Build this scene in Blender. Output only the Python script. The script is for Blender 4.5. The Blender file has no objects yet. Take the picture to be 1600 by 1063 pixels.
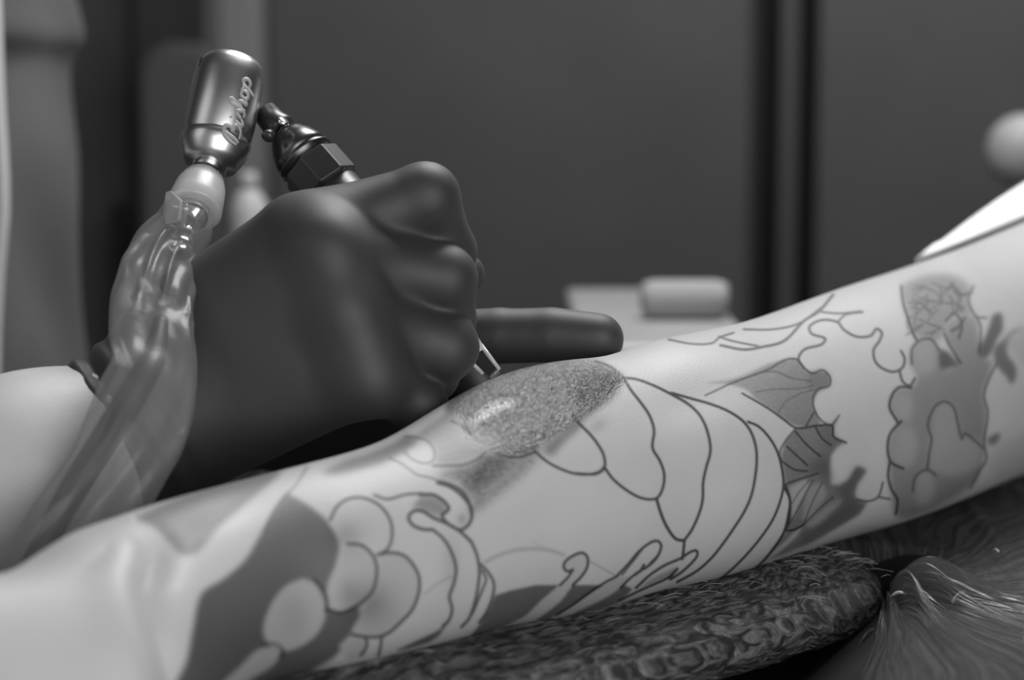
import bpy, math, random
import numpy as np
from mathutils import Vector
random.seed(7)
rng = np.random.default_rng(7)
S = bpy.context.scene
COL = S.collection

# ------------------------------------------------------------------ camera
PITCH = math.radians(7.0)
CAM = np.array([0.0, -0.75, 1.05])
FWD = np.array([0.0, math.cos(PITCH), -math.sin(PITCH)])
UP = np.array([0.0, math.sin(PITCH), math.cos(PITCH)])
RT = np.array([1.0, 0.0, 0.0])
LENS, SENSOR = 70.0, 36.0
K = SENSOR / LENS / 1600.0            # metres per photo pixel at one metre
cd = bpy.data.cameras.new('camera')
cd.lens = LENS; cd.sensor_width = SENSOR
cd.clip_start = 0.02; cd.clip_end = 50
cd.dof.use_dof = True
cd.dof.focus_distance = 0.765
cd.dof.aperture_fstop = 6.3
cam = bpy.data.objects.new('camera', cd)
cam.location = CAM
cam.rotation_euler = (math.pi / 2 - PITCH, 0, 0)
COL.objects.link(cam)
S.camera = cam

def P(x, y, d):
    return CAM + FWD * d + RT * ((x - 800.0) * K * d) - UP * ((y - 531.5) * K * d)

def project(v):
    r = v - CAM
    d = r @ FWD
    return 800 + (r @ RT) / (K * d), 531.5 - (r @ UP) / (K * d), d

# ------------------------------------------------------------------ light and exposure
w = bpy.data.worlds.new('room_ambience'); S.world = w
w.use_nodes = True
w.node_tree.nodes['Background'].inputs['Color'].default_value = (1, 1, 1, 1)
w.node_tree.nodes['Background'].inputs['Strength'].default_value = 0.22

def area(name, loc, target, size, power, size_y=None, spread=None):
    l = bpy.data.lights.new(name, 'AREA')
    l.energy = power; l.size = size
    if size_y:
        l.shape = 'RECTANGLE'; l.size_y = size_y
    if spread: l.spread = spread
    o = bpy.data.objects.new(name, l); COL.objects.link(o)
    o.location = loc
    o.rotation_euler = (Vector(target) - Vector(loc)).to_track_quat('-Z', 'Y').to_euler()
    return o
area('work_lamp_light', (0.12, 0.46, 1.78), (0.05, 0.02, 0.93), 0.40, 10.0)
area('fill_light_front', (0.55, -1.45, 1.15), (0.02, 0.0, 0.9), 1.3, 19.0, 0.9)  # added soft fill for the arm's front; the room has no window
area('fill_light_left', (-1.1, -0.75, 1.75), (-0.05, 0.0, 0.92), 0.7, 2.5, 1.0)  # added weak fill for motor and forearm, not a window
area('wall_fill_light', (0.85, 1.0, 2.6), (0.60, 2.6, 1.1), 0.8, 22.0, 0.4)  # added wash to brighten the back wall, no fixture behind it
S.view_settings.view_transform = 'Standard'
S.view_settings.look = 'None'
S.view_settings.exposure = 0.0
S.view_settings.gamma = 1.0
S.view_settings.use_curve_mapping = False

# ------------------------------------------------------------------ helpers
def g3(v): return (v, v, v, 1.0)

def mat(name, base, rough=0.5, metal=0.0, spec=0.5, coat=0.0, coat_rough=0.1, noise=None, bump=None,
        alpha=1.0, sheen=0.0, trans=0.0, emit=0.0, sss=0.0):
    m = bpy.data.materials.new(name); m.use_nodes = True
    nt = m.node_tree; b = nt.nodes['Principled BSDF']; N = nt.nodes.new; L = nt.links.new
    b.inputs['Base Color'].default_value = g3(base)
    b.inputs['Roughness'].default_value = rough
    b.inputs['Metallic'].default_value = metal
    b.inputs['Specular IOR Level'].default_value = spec
    b.inputs['Coat Weight'].default_value = coat
    b.inputs['Coat Roughness'].default_value = coat_rough
    b.inputs['Alpha'].default_value = alpha
    b.inputs['Sheen Weight'].default_value = sheen
    b.inputs['Transmission Weight'].default_value = trans
    if emit:
        b.inputs['Emission Color'].default_value = g3(1); b.inputs['Emission Strength'].default_value = emit
    if sss:
        b.inputs['Subsurface Weight'].default_value = sss
        b.inputs['Subsurface Radius'].default_value = (0.006, 0.006, 0.006)
    tc = N('ShaderNodeTexCoord')
    if noise:                                    # (scale, low, high): mottled base colour
        n = N('ShaderNodeTexNoise'); n.inputs['Scale'].default_value = noise[0]; n.inputs['Detail'].default_value = 5
        r = N('ShaderNodeMapRange'); r.inputs['From Min'].default_value = 0.3; r.inputs['From Max'].default_value = 0.7
        r.inputs['To Min'].default_value = noise[1]; r.inputs['To Max'].default_value = noise[2]
        L(tc.outputs['Object'], n.inputs['Vector']); L(n.outputs['Fac'], r.inputs['Value'])
        L(r.outputs['Result'], b.inputs['Base Color'])
    if bump:                                     # (scale, distance, strength)
        n = N('ShaderNodeTexNoise'); n.inputs['Scale'].default_value = bump[0]; n.inputs['Detail'].default_value = 6
        u = N('ShaderNodeBump'); u.inputs['Distance'].default_value = bump[1]; u.inputs['Strength'].default_value = bump[2]
        L(tc.outputs['Object'], n.inputs['Vector']); L(n.outputs['Fac'], u.inputs['Height'])
        L(u.outputs['Normal'], b.inputs['Normal'])
    return m

def mesh_obj(name, verts, faces, m, parent=None, smooth=True):
    me = bpy.data.meshes.new(name)
    verts = np.asarray(verts, dtype=np.float64)
    cw = verts - verts.mean(0)                     # faces turned outwards
    if isinstance(faces, np.ndarray):
        a_, b_, c_, d_ = (cw[faces[:, i]] for i in range(4))
        vol = np.einsum('ij,ij->', a_, np.cross(b_, c_)) + np.einsum('ij,ij->', a_, np.cross(c_, d_))
    else:
        vol = sum(cw[f[0]] @ np.cross(cw[f[i]], cw[f[i + 1]]) for f in faces for i in range(1, len(f) - 1))
    if vol < 0:
        faces = faces[:, ::-1].copy() if isinstance(faces, np.ndarray) else [tuple(reversed(f)) for f in faces]
    if isinstance(faces, np.ndarray):
        n, k = faces.shape
        me.vertices.add(len(verts)); me.vertices.foreach_set('co', verts.ravel())
        me.loops.add(n * k); me.loops.foreach_set('vertex_index', faces.ravel().astype(np.int32))
        me.polygons.add(n)
        me.polygons.foreach_set('loop_start', np.arange(0, n * k, k, dtype=np.int32))
        me.update(calc_edges=True); me.validate()
    else:
        me.from_pydata([tuple(v) for v in verts], [], [tuple(f) for f in faces]); me.update()
    if smooth:
        me.polygons.foreach_set('use_smooth', np.ones(len(me.polygons), dtype=bool))
    me.materials.append(m)
    o = bpy.data.objects.new(name, me); COL.objects.link(o)
    if parent is not None:
        o.parent = parent
        o.matrix_parent_inverse = parent.matrix_basis.inverted()
    return o

def tag(o, label=None, cat=None, group=None, kind=None):
    if label: o['label'] = label
    if cat: o['category'] = cat
    if group: o['group'] = group
    if kind: o['kind'] = kind
    return o

def thing(name, label, cat, loc):
    o = bpy.data.objects.new(name, None); COL.objects.link(o)
    o.location = tuple(loc); o.empty_display_size = 0.05
    return tag(o, label, cat)

def spline(ctrl, n):
    """Catmull-Rom through rows of ctrl, n samples, spaced by length of the first columns."""
    c = np.asarray(ctrl, dtype=float)
    seg = np.linalg.norm(np.diff(c[:, :2], axis=0), axis=1)
    t = np.concatenate([[0], np.cumsum(np.maximum(seg, 1e-9))])
    m = np.zeros_like(c)
    for i in range(len(c)):
        a, b = max(i - 1, 0), min(i + 1, len(c) - 1)
        m[i] = (c[b] - c[a]) / (t[b] - t[a])
    u = np.linspace(0, t[-1], n)
    k = np.clip(np.searchsorted(t, u, 'right') - 1, 0, len(c) - 2)
    h = (t[k + 1] - t[k]); s = (u - t[k]) / h
    s = s[:, None]; h = h[:, None]
    return ((2 * s**3 - 3 * s**2 + 1) * c[k] + (s**3 - 2 * s**2 + s) * h * m[k]
            + (-2 * s**3 + 3 * s**2) * c[k + 1] + (s**3 - s**2) * h * m[k + 1])

def grid_faces(nr, nc, wrap=True, cap=True):
    i = np.arange(nr - 1)[:, None]; j = np.arange(nc if wrap else nc - 1)[None, :]
    j2 = (j + 1) % nc
    f = np.stack([i * nc + j, i * nc + j2, (i + 1) * nc + j2, (i + 1) * nc + j], -1).reshape(-1, 4)
    return f

def loft(name, rings, m, parent=None, wrap=True, cap=True, smooth=True):
    rings = np.asarray(rings); nr, nc, _ = rings.shape
    v = rings.reshape(-1, 3); f = grid_faces(nr, nc, wrap)
    if cap and wrap:
        c0, c1 = rings[0].mean(0), rings[-1].mean(0)
        v = np.vstack([v, c0, c1]); a = len(v) - 2
        j = np.arange(nc); j2 = (j + 1) % nc
        e0 = np.stack([np.full(nc, a), j2, j, j], -1)
        e1 = np.stack([np.full(nc, a + 1), (nr - 1) * nc + j, (nr - 1) * nc + j2, (nr - 1) * nc + j2], -1)
        fl = [tuple(q) for q in f] if len(f) < 200000 else None
        if fl is not None:
            fl += [tuple(q[:3]) for q in e0] + [tuple(q[:3]) for q in e1]
            return mesh_obj(name, v, fl, m, parent, smooth)
    return mesh_obj(name, v, f, m, parent, smooth)

def frame(axis, ref):
    a = axis / np.linalg.norm(axis)
    u = ref - a * (ref @ a); u /= np.linalg.norm(u)
    return a, u, np.cross(a, u)

def lathe(name, p0, p1, prof, m, parent=None, n=48, ref=None, sides=None, smooth=True):
    """prof: (distance along p0->p1 in metres, radius); revolved."""
    a, u, v = frame(np.asarray(p1) - np.asarray(p0), UP if ref is None else ref)
    n = sides or n
    th = np.arange(n) * 2 * np.pi / n
    rings = [np.asarray(p0) + a * s + r * (np.cos(th)[:, None] * u + np.sin(th)[:, None] * v) for s, r in prof]
    return loft(name, rings, m, parent, smooth=smooth)

def tube(name, pts, radii, m, parent=None, n=16, samples=None):
    c = np.asarray(pts, float)
    r = np.broadcast_to(np.asarray(radii, float), (len(c),))
    if samples:
        q = spline(np.column_stack([c, r]), samples); c, r = q[:, :3], q[:, 3]
    t = np.gradient(c, axis=0); ref = UP if abs((t[0] / np.linalg.norm(t[0])) @ UP) < .9 else FWD
    th = np.arange(n) * 2 * np.pi / n
    rings = []
    for i in range(len(c)):
        a, u, v = frame(t[i], ref); ref = u
        rings.append(c[i] + r[i] * (np.cos(th)[:, None] * u + np.sin(th)[:, None] * v))
    return loft(name, rings, m, parent)

def box(name, lo, hi, m, parent=None, bevel=0.0, seg=2):
    x0, y0, z0 = lo; x1, y1, z1 = hi
    v = [(x0, y0, z0), (x1, y0, z0), (x1, y1, z0), (x0, y1, z0), (x0, y0, z1), (x1, y0, z1), (x1, y1, z1), (x0, y1, z1)]
    f = [(0, 3, 2, 1), (4, 5, 6, 7), (0, 1, 5, 4), (1, 2, 6, 5), (2, 3, 7, 6), (3, 0, 4, 7)]
    o = mesh_obj(name, v, f, m, parent, smooth=False)
    if bevel:
        b = o.modifiers.new('bevel', 'BEVEL'); b.width = bevel; b.segments = seg
    return o

# ------- signed distance fields turned into meshes
def cap_sdf(q, a, b, r0, r1):
    ab = b - a; t = np.clip(((q - a) @ ab) / (ab @ ab), 0, 1).astype(np.float32)
    return np.linalg.norm(q - a - t[:, None] * ab, axis=1) - (r0 + (r1 - r0) * t)

def smin(a, b, k):
    h = np.clip(0.5 + 0.5 * (b - a) / k, 0, 1)
    return b + (a - b) * h - k * h * (1 - h)

def flow(o, uv):
    n = len(o.data.vertices); a = np.zeros((n, 3), np.float32); a[:len(uv), :2] = uv
    o.data.attributes.new('flow', 'FLOAT_VECTOR', 'POINT').data.foreach_set('vector', a.ravel())

def surface_nets(fn, lo, hi, h, band=4):
    """Naive surface nets over a box given in world axes; evaluated only near the surface."""
    lo = np.asarray(lo, float); hi = np.asarray(hi, float)
    nb = np.ceil((hi - lo) / (h * band)).astype(int)
    n = nb * band + 1
    ax = [lo[i] + (np.arange(nb[i]) + .5) * h * band for i in range(3)]
    C = fn(np.stack(np.meshgrid(*ax, indexing='ij'), -1).reshape(-1, 3).astype(np.float32)).reshape(nb)
    F = np.repeat(np.repeat(np.repeat(C, band, 0), band, 1), band, 2)
    V = np.empty(n, np.float32)
    V[:-1, :-1, :-1] = F; V[-1] = V[-2]; V[:, -1] = V[:, -2]; V[:, :, -1] = V[:, :, -2]
    near = np.argwhere(np.abs(V) < h * band * 1.6)
    V[near[:, 0], near[:, 1], near[:, 2]] = fn((lo + near * h).astype(np.float32))
    V[0] = V[-1] = 1; V[:, 0] = V[:, -1] = 1; V[:, :, 0] = V[:, :, -1] = 1
    neg = V < 0
    cnt = sum(neg[i:n[0] - 1 + i, j:n[1] - 1 + j, k:n[2] - 1 + k].astype(np.int8)
              for i in (0, 1) for j in (0, 1) for k in (0, 1))
    cells = np.argwhere((cnt > 0) & (cnt < 8))
    idx = -np.ones(n - 1, np.int64); idx[tuple(cells.T)] = np.arange(len(cells))
    acc = np.zeros((len(cells), 3)); num = np.zeros(len(cells))
    corners = [(i, j, k) for i in (0, 1) for j in (0, 1) for k in (0, 1)]
    for c0 in corners:
        for d in range(3):
            if c0[d]: continue
            c1 = list(c0); c1[d] = 1
            a = V[tuple((cells + c0).T)]; b = V[tuple((cells + c1).T)]
            hit = (a < 0) != (b < 0)
            t = np.where(hit, a / np.where(hit, a - b, 1), 0)
            p = np.tile(np.array(c0, float), (len(cells), 1)); p[:, d] += t
            acc += p * hit[:, None]; num += hit
    verts = lo + (cells + acc / num[:, None]) * h
    quads = []
    for d in range(3):
        e1, e2 = (d + 1) % 3, (d + 2) % 3
        sl0 = [slice(None)] * 3; sl1 = [slice(None)] * 3
        sl0[d] = slice(0, -1); sl1[d] = slice(1, None)
        ed = np.argwhere(neg[tuple(sl0)] != neg[tuple(sl1)])
        ed = ed[(ed[:, e1] > 0) & (ed[:, e2] > 0) & (ed[:, e1] < n[e1] - 1) & (ed[:, e2] < n[e2] - 1)]
        A = neg[tuple(ed.T)]
        def at(o1, o2):
            q = ed.copy(); q[:, e1] -= o1; q[:, e2] -= o2
            return idx[tuple(q.T)]
        f = np.stack([at(1, 1), at(0, 1), at(0, 0), at(1, 0)], -1)
        f[~A] = f[~A][:, ::-1]
        quads.append(f)
    return verts, np.vstack(quads)

def vnoise(q, scale, seed=0, octaves=3):
    """cheap smooth pseudo noise: sums of rotated sines"""
    r = np.random.default_rng(seed); out = np.zeros(len(q)); amp = 1.0
    for o in range(octaves):
        for _ in range(4):
            d = r.normal(size=3); d /= np.linalg.norm(d)
            out += amp * np.sin((q @ d) * scale * (2 ** o) * r.uniform(.7, 1.4) + r.uniform(0, 6.28))
        amp *= 0.5
    return out / 4

# ------------------------------------------------------------------ materials
M_wall = mat('painted_panel_grey', 0.11, 0.7, noise=(6, 0.100, 0.115))
M_gap = mat('panel_gap_black', 0.06, 0.8)
M_strip = mat('panel_strip_grey', 0.09, 0.6)
M_floor = mat('dark_vinyl_floor', 0.012, 0.5, noise=(9, 0.010, 0.015))
M_ceil = mat('ceiling_plaster', 0.25, 0.9, noise=(14, 0.24, 0.27))
M_dark = mat('charcoal_laminate', 0.08, 0.6, noise=(8, 0.07, 0.09))
M_post = mat('pale_painted_post', 0.26, 0.5, noise=(5, 0.23, 0.29))
M_chair = mat('grey_upholstery', 0.085, 0.7, bump=(300, 0.001, 0.3))
M_white = mat('white_plastic', 0.5, 0.45, noise=(12, .47, .53))
M_can = mat('canister_plastic', 0.48, 0.5, noise=(12, .45, .51))
M_table = mat('pale_table_top', 0.35, 0.4, noise=(7, 0.32, 0.38))
M_paper = mat('paper_towel', 0.32, 0.9, bump=(160, 0.002, 0.5))
M_shirt = mat('grey_cotton', 0.075, 0.9, sheen=0.04, noise=(9, 0.06, 0.088), bump=(900, 0.0004, 0.3))
M_tee = mat('white_cotton', 0.9, 0.9, sheen=0.2, bump=(1100, 0.0003, 0.3))
M_glove = mat('black_nitrile', 0.024, 0.6, spec=0.6, sheen=0.03, bump=(420, 0.0003, 0.12))
M_skin2 = mat('forearm_skin', 0.52, 0.5, noise=(22, 0.45, 0.57), bump=(700, 0.0003, 0.3), sss=0.0)
M_motor = mat('anodised_motor_shell', 0.5, 0.34, metal=1.0, noise=(60, 0.47, 0.53))
M_letter = mat('silver_lettering', 0.30, 0.5, metal=0.0)
M_steel = mat('bright_steel', 0.75, 0.16, metal=1.0, bump=(90, 0.0004, 0.1))
M_black = mat('black_anodised_grip', 0.02, 0.38, metal=0.0, spec=0.5, bump=(500, 0.0002, 0.1))
M_gun = mat('gunmetal_collar', 0.10, 0.3, metal=0.9, bump=(300, 0.0002, 0.1))
M_collar = mat('milky_silicone', 0.42, 0.35, sss=0.0, noise=(90, 0.38, 0.45))
M_cord = mat('black_rubber_cord', 0.012, 0.5, noise=(90, 0.010, 0.014))
M_tip = mat('clear_grey_plastic', 0.55, 0.2, alpha=0.9, noise=(90, 0.5, 0.6))
M_rubber = mat('black_rubber', 0.015, 0.6, noise=(90, 0.012, 0.018))
M_pad = mat('black_leather_pad', 0.02, 0.45, bump=(180, 0.001, 0.25))
M_bed = mat('charcoal_vinyl_pad', 0.02, 0.75, spec=0.15, noise=(30, 0.016, 0.024), bump=(220, 0.0008, 0.25))
M_frame = mat('black_steel_frame', 0.02, 0.4, metal=0.6, noise=(40, 0.016, 0.024))

def film_material(name, haze, alpha, stretch, rough=0.16):
    """clear stretch film: fine creases in its normal, part of it lets the pad show through"""
    m = bpy.data.materials.new(name); m.use_nodes = True
    nt = m.node_tree; N = nt.nodes.new; L = nt.links.new
    b = nt.nodes['Principled BSDF']; out = nt.nodes['Material Output']
    b.inputs['Base Color'].default_value = g3(haze); b.inputs['Roughness'].default_value = rough
    b.inputs['Specular IOR Level'].default_value = 0.8
    tc = N('ShaderNodeAttribute'); tc.attribute_name = 'flow'; mp = N('ShaderNodeMapping'); mp.inputs['Scale'].default_value = stretch
    L(tc.outputs['Vector'], mp.inputs['Vector'])
    n = N('ShaderNodeTexNoise'); n.inputs['Scale'].default_value = 1.0; n.inputs['Detail'].default_value = 8; n.inputs['Distortion'].default_value = 0.8
    L(mp.outputs['Vector'], n.inputs['Vector'])
    u = N('ShaderNodeBump'); u.inputs['Distance'].default_value = 0.004; u.inputs['Strength'].default_value = 1.0
    L(n.outputs['Fac'], u.inputs['Height']); L(u.outputs['Normal'], b.inputs['Normal'])
    r = N('ShaderNodeMapRange'); r.inputs['From Min'].default_value = .4; r.inputs['From Max'].default_value = .65
    r.inputs['To Min'].default_value = alpha[0]; r.inputs['To Max'].default_value = alpha[1]
    L(n.outputs['Fac'], r.inputs['Value']); L(r.outputs['Result'], b.inputs['Alpha'])
    return m
M_film = film_material('stretch_film', 0.21, (0.10, 0.9), (110, 430, 1), 0.09)
M_film2 = film_material('stretch_film_taut', 0.115, (0.4, 0.7), (260, 22, 1), 0.2)
M_sleeve = mat('milky_plastic_sleeve', 0.24, 0.32, spec=0.5, alpha=0.36, bump=(60, 0.002, 0.35))

# ================================================================== THE ROOM
YB = 2.35
def struct(o): o['kind'] = 'structure'; return o
struct(box('floor', (-3.2, -2.0, -0.1), (3.2, YB + 0.35, 0.0), M_floor))
struct(box('ceiling', (-3.2, -2.0, 2.8), (3.2, YB + 0.35, 2.9), M_ceil))
wall = struct(box('wall_back', (-3.2, YB + 0.10, 0), (3.2, YB + 0.35, 2.8), M_gap))
struct(box('wall_left', (-3.3, -2.0, 0), (-3.2, YB + 0.35, 2.8), M_wall))
struct(box('wall_right', (3.2, -2.0, 0), (3.3, YB + 0.35, 2.8), M_wall))
def wx(px, y=YB):                    # x on the back wall below the given photo column
    return (px - 800) * K * ((y + 0.75) * math.cos(PITCH) + 0.0)
for x0, x1, mm in ((wx(-1500), wx(418), M_dark), (wx(421), wx(1172), M_wall), (wx(1219), wx(1245), M_strip), (wx(1278), wx(2900), M_wall)):
    box('panel', (x0, YB, 0.0), (x1, YB + 0.11, 2.8), mm, wall, bevel=0.004)
bb = struct(box('baseboard_back', (-3.2, YB - 0.02, 0), (3.2, YB + 0.0, 0.09), M_dark))

# pale post standing on the floor left of the panels
pp = P(372, 200, 2.70)
t = thing('pale_post', 'pale square floor-to-ceiling post behind the tattoo machine', 'post', (pp[0], pp[1], 0))
hw = 43 * K * 2.7
box('shaft', (pp[0] - hw, pp[1] - hw, 0.012), (pp[0] + hw, pp[1] + hw, 2.79), M_post, t, bevel=0.006)
box('front_rib', (pp[0] - hw * .45, pp[1] - hw - 0.014, 0.012), (pp[0] + hw * .5, pp[1] - hw + 0.001, 2.79), M_post, t, bevel=0.003)
box('base_plate', (pp[0] - hw * 1.5, pp[1] - hw * 1.5, 0), (pp[0] + hw * 1.5, pp[1] + hw * 1.5, 0.012), M_frame, t, bevel=0.002)

# dark tall cabinet against the wall, left
c0, c1 = P(98, 300, 2.85), P(326, 300, 2.85)
t = thing('tall_cabinet', 'tall charcoal cabinet with two plain doors behind the grey shirt', 'cabinet', ((c0[0] + c1[0]) / 2, c0[1] + .2, 0))
box('body', (c0[0] - .2, c0[1], 0.0), (c1[0] - .005, c0[1] + 0.22, 2.3), M_dark, t, bevel=0.004)
mid = P(213, 300, 2.85)[0]
for a, b in ((c0[0] - .2, mid - .004), (mid + .004, c1[0] - .005)):
    dd = box('door', (a, c0[1] - .02, 0.06), (b, c0[1], 2.28), M_dark, t, bevel=0.004)
    hx = mid + (-.02 if a < mid - .05 else .02)
    box('handle', (hx - .006, c0[1] - .045, 0.72), (hx + .006, c0[1] - .02, 0.9), M_frame, dd, bevel=0.002)

# ---- high-backed chair
q = P(282, 66, 2.35)
t = thing('high_back_chair', 'grey upholstered chair with rounded high back beside the pale post', 'chair', (q[0], q[1] - .1, 0))
zt = q[2]; hw = 56 * K * 2.35
def rounded_slab(name, cx, cy, z0, z1, hw, th, m, parent, r=0.045):
    pts = []
    for k in range(13):
        a = math.pi * k / 12 / 2
        pts.append((cx + hw - r + r * math.cos(a), z1 - r + r * math.sin(a)))
    for k in range(13):
        a = math.pi / 2 + math.pi * k / 12 / 2
        pts.append((cx - hw + r + r * math.cos(a), z1 - r + r * math.sin(a)))
    pts += [(cx - hw, z0), (cx + hw, z0)]
    n = len(pts)
    v = [(x, cy - th, z) for x, z in pts] + [(x, cy + th, z) for x, z in pts]
    f = [tuple(range(n)), tuple(range(2 * n - 1, n - 1, -1))] + [(i, n + i, n + (i + 1) % n, (i + 1) % n) for i in range(n)]
    o = mesh_obj(name, v, f, m, parent, smooth=False)
    b = o.modifiers.new('bevel', 'BEVEL'); b.width = 0.012; b.segments = 3
    return o
rounded_slab('backrest', q[0], q[1] + .02, 0.52, zt, hw + .01, .03, M_chair, t)
box('seat', (q[0] - .2, q[1] - .42, 0.43), (q[0] + .2, q[1] + .02, 0.52), M_chair, t, bevel=0.03, seg=4)
lathe('gas_column', (q[0], q[1] - .2, 0.07), (q[0], q[1] - .2, 0.44), [(0, .025), (.37, .025)], M_frame, t, ref=RT)
for k in range(5):
    a = 2 * math.pi * k / 5 + .3
    e = np.array([q[0] + .27 * math.cos(a), q[1] - .2 + .27 * math.sin(a), 0.055])
    tube('leg', [(q[0], q[1] - .2, 0.09), e], [.02, .014], M_frame, t)
    lathe('caster', e + [-.012, 0, -.028], e + [.012, 0, -.028], [(0, .02), (.001, .026), (.023, .026), (.024, .02)], M_rubber, t, n=20)

# ---- counter with a pale canister (its top shows left of the glove)
q = P(388, 296, 1.62)
zc = 0.86
t = thing('low_counter', 'low charcoal counter behind the gloved hand, carrying a pale canister', 'counter', (q[0] + .06, q[1] + .02, 0))
box('body', (q[0] - .03, q[1] - .06, 0.0), (q[0] + .13, q[1] + .10, zc - .03), M_dark, t, bevel=0.004)
box('worktop', (q[0] - .04, q[1] - .07, zc - .03), (q[0] + .14, q[1] + .11, zc), M_strip, t, bevel=0.004)
t = thing('canister', 'pale round-shouldered canister left of the gloved hand, on the counter', 'canister', (q[0], q[1], zc))
r0 = 33 * K * 1.62
hh = q[2] - zc
lathe('body', (q[0], q[1], zc), (q[0], q[1], zc + 1), [(0, r0 * .96), (.004, r0), (hh * .8, r0), (hh * .9, r0 * .9), (hh * .97, r0 * .6), (hh, r0 * .45)], M_can, t, ref=RT)
lathe('cap', (q[0], q[1], zc + hh), (q[0], q[1], zc + 1), [(0, r0 * .44), (.012, r0 * .42), (.014, r0 * .3)], M_can, t, ref=RT)

# ---- side table behind the arm with a paper roll
q = P(1070, 512, 1.35)
zt = q[2]
t = thing('side_table', 'small pale side table behind the fingertip, holding a paper roll', 'table', (q[0], q[1] + .08, 0))
x0, x1, y0, y1 = P(900, 512, 1.35)[0], P(1165, 512, 1.35)[0], q[1] - .09, q[1] + .28
box('top', (x0, y0, zt - .025), (x1, y1, zt), M_table, t, bevel=0.006, seg=3)
for xx in (x0 + .015, x1 - .015):
    for yy in (y0 + .02, y1 - .02):
        lathe('leg', (xx, yy, 0), (xx, yy, zt - .025), [(0, .008), (zt - .025, .011)], M_frame, t, n=16, ref=RT)
rr = 27 * K * 1.37 + .002
a, b = P(1003, 480, 1.40), P(1136, 480, 1.40)
zc = zt + rr
t = thing('paper_roll', 'pale paper towel roll lying on the side table behind the arm', 'paper roll', ((a[0] + b[0]) / 2, a[1], zt))
ln = b[0] - a[0]
lathe('paper', (a[0], a[1], zc), (b[0], a[1], zc), [(0, rr * .4), (0, rr * .8), (.004, rr * .95), (.01, rr), (ln - .01, rr), (ln - .004, rr * .95), (ln, rr * .8), (ln, rr * .4)], M_paper, t)
lathe('core', (a[0] - .001, a[1], zc), (b[0], a[1], zc), [(0, rr * .3), (0, rr * .38), (ln + .002, rr * .38), (ln + .002, rr * .3)], M_dark, t)

# ---- round pale lamp shade, right frame edge
q = P(1598, 236, 1.75); rr = 57 * K * 1.75
base = np.array([q[0] + .16, q[1], 0])
t = thing('floor_lamp', 'unlit pale globe lamp at the right frame edge above the white sleeve', 'lamp', base)
lathe('globe_shade', q - UP * rr, q + UP * rr, [(rr - rr * math.cos(k * math.pi / 24), max(rr * math.sin(k * math.pi / 24), .001)) for k in range(25)], M_white, t)
tube('arm', [q + RT * rr * .7 - UP * rr * .6, q + [.11, 0, -.075], base + [0, 0, 1.0], base + [0, 0, 0.9]], .012, M_white, t, samples=24)
tube('pole', [base + [0, 0, .02], base + [0, 0, 1.0]], .011, M_frame, t)
lathe('base', base, base + [0, 0, 1], [(0, .13), (.014, .13), (.02, .12), (.022, .02)], M_frame, t, ref=RT)

# ================================================================== ARMREST AND BED
H0 = 1.05 - 0.19                           # height the arm lies at
def PZ(x, y, z):                           # the point of a photo pixel at height z
    e = FWD + RT * ((x - 800) * K) - UP * ((y - 531.5) * K)
    return CAM + e * ((z - CAM[2]) / e[2])
A0, A1 = PZ(300, 1100, H0), PZ(1280, 852, H0)
adir = (A1 - A0); adir[2] = 0; adir /= np.linalg.norm(adir)
aside = np.array([adir[1], -adir[0], 0])   # towards the camera
tip = A1 + adir * 0.014
start = A0 - adir * 0.02
Lr = np.linalg.norm((tip - start)[:2])
t = thing('armrest', 'black padded armrest wrapped in crinkled clear film under the tattooed forearm', 'armrest', (start + (tip - start) * .5) * [1, 1, 0])
def pad_surface(ns, nt, grow, wr):
    """rounded bar with a bullet-shaped end; rings across it"""
    s = np.linspace(0, 1, ns); s = 1 - (1 - s) ** 1.6
    th = np.linspace(0, 2 * np.pi, nt, endpoint=False)
    rings = []
    for k in s:
        x = k * Lr
        e = 1.0
        for q_, rad in ((Lr - x, .075), (x, .04)):
            if q_ < rad: e = min(e, math.sqrt(max(1 - (1 - q_ / rad) ** 2.2, 0.0)))
        e = max(e, .02)
        hwid = .050 * e + grow; hh = (.0135 * e ** .7) + grow
        c, sn = np.cos(th), np.sin(th)
        ex = np.sign(c) * np.abs(c) ** .8; ez = np.sign(sn) * np.abs(sn) ** .8
        p = start + adir * x + np.outer(ex * hwid, aside) + np.outer(ez * hh, [0, 0, 1]) + np.array([0, 0, -.0140])
        rings.append(p)
    rings = np.array(rings)
    if wr:
        q_ = rings.reshape(-1, 3)
        u = (q_ - start) @ adir; v = (q_ - start) @ aside; z = q_[:, 2]
        fl = np.stack([u * .25, v, z * .8], -1)
        n = np.abs(vnoise(fl, 170, 3, 3)) ** .8 * .0024 + np.abs(vnoise(q_, 330, 5, 3)) * .0014 + np.abs(vnoise(np.stack([u * .12, v, z], -1), 90, 8, 2)) * .0022
        n = n * np.clip(.35 + 1.2 * np.abs(vnoise(q_, 25, 11, 1)), 0, 1.2)
        cen = start + np.outer(u, adir) + np.array([0, 0, -.0140])
        o = q_ - cen; o /= np.maximum(np.linalg.norm(o, axis=1), 1e-6)[:, None]
        rings = (q_ + o * n[:, None]).reshape(rings.shape)
    return rings
loft('pad', pad_surface(60, 40, 0, False), M_pad, t)
pw = pad_surface(520, 280, .0012, True)
wrap_o = loft('plastic_wrap', pw, M_film, t)
fq = pw.reshape(-1, 3)
fu_ = (fq - start) @ adir; fv_ = (fq - start) @ aside
flow(wrap_o, np.stack([fu_ + .004 * vnoise(fq, 120, 51, 2) + .25 * np.clip(fu_ - Lr + .07, 0, 1), fv_ + .002 * vnoise(fq, 75, 52, 2) + .8 * (fq[:, 2] - H0) + .35 * np.clip(fu_ - Lr + .09, 0, 1)], -1))
pc = start + adir * Lr * .5
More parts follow.
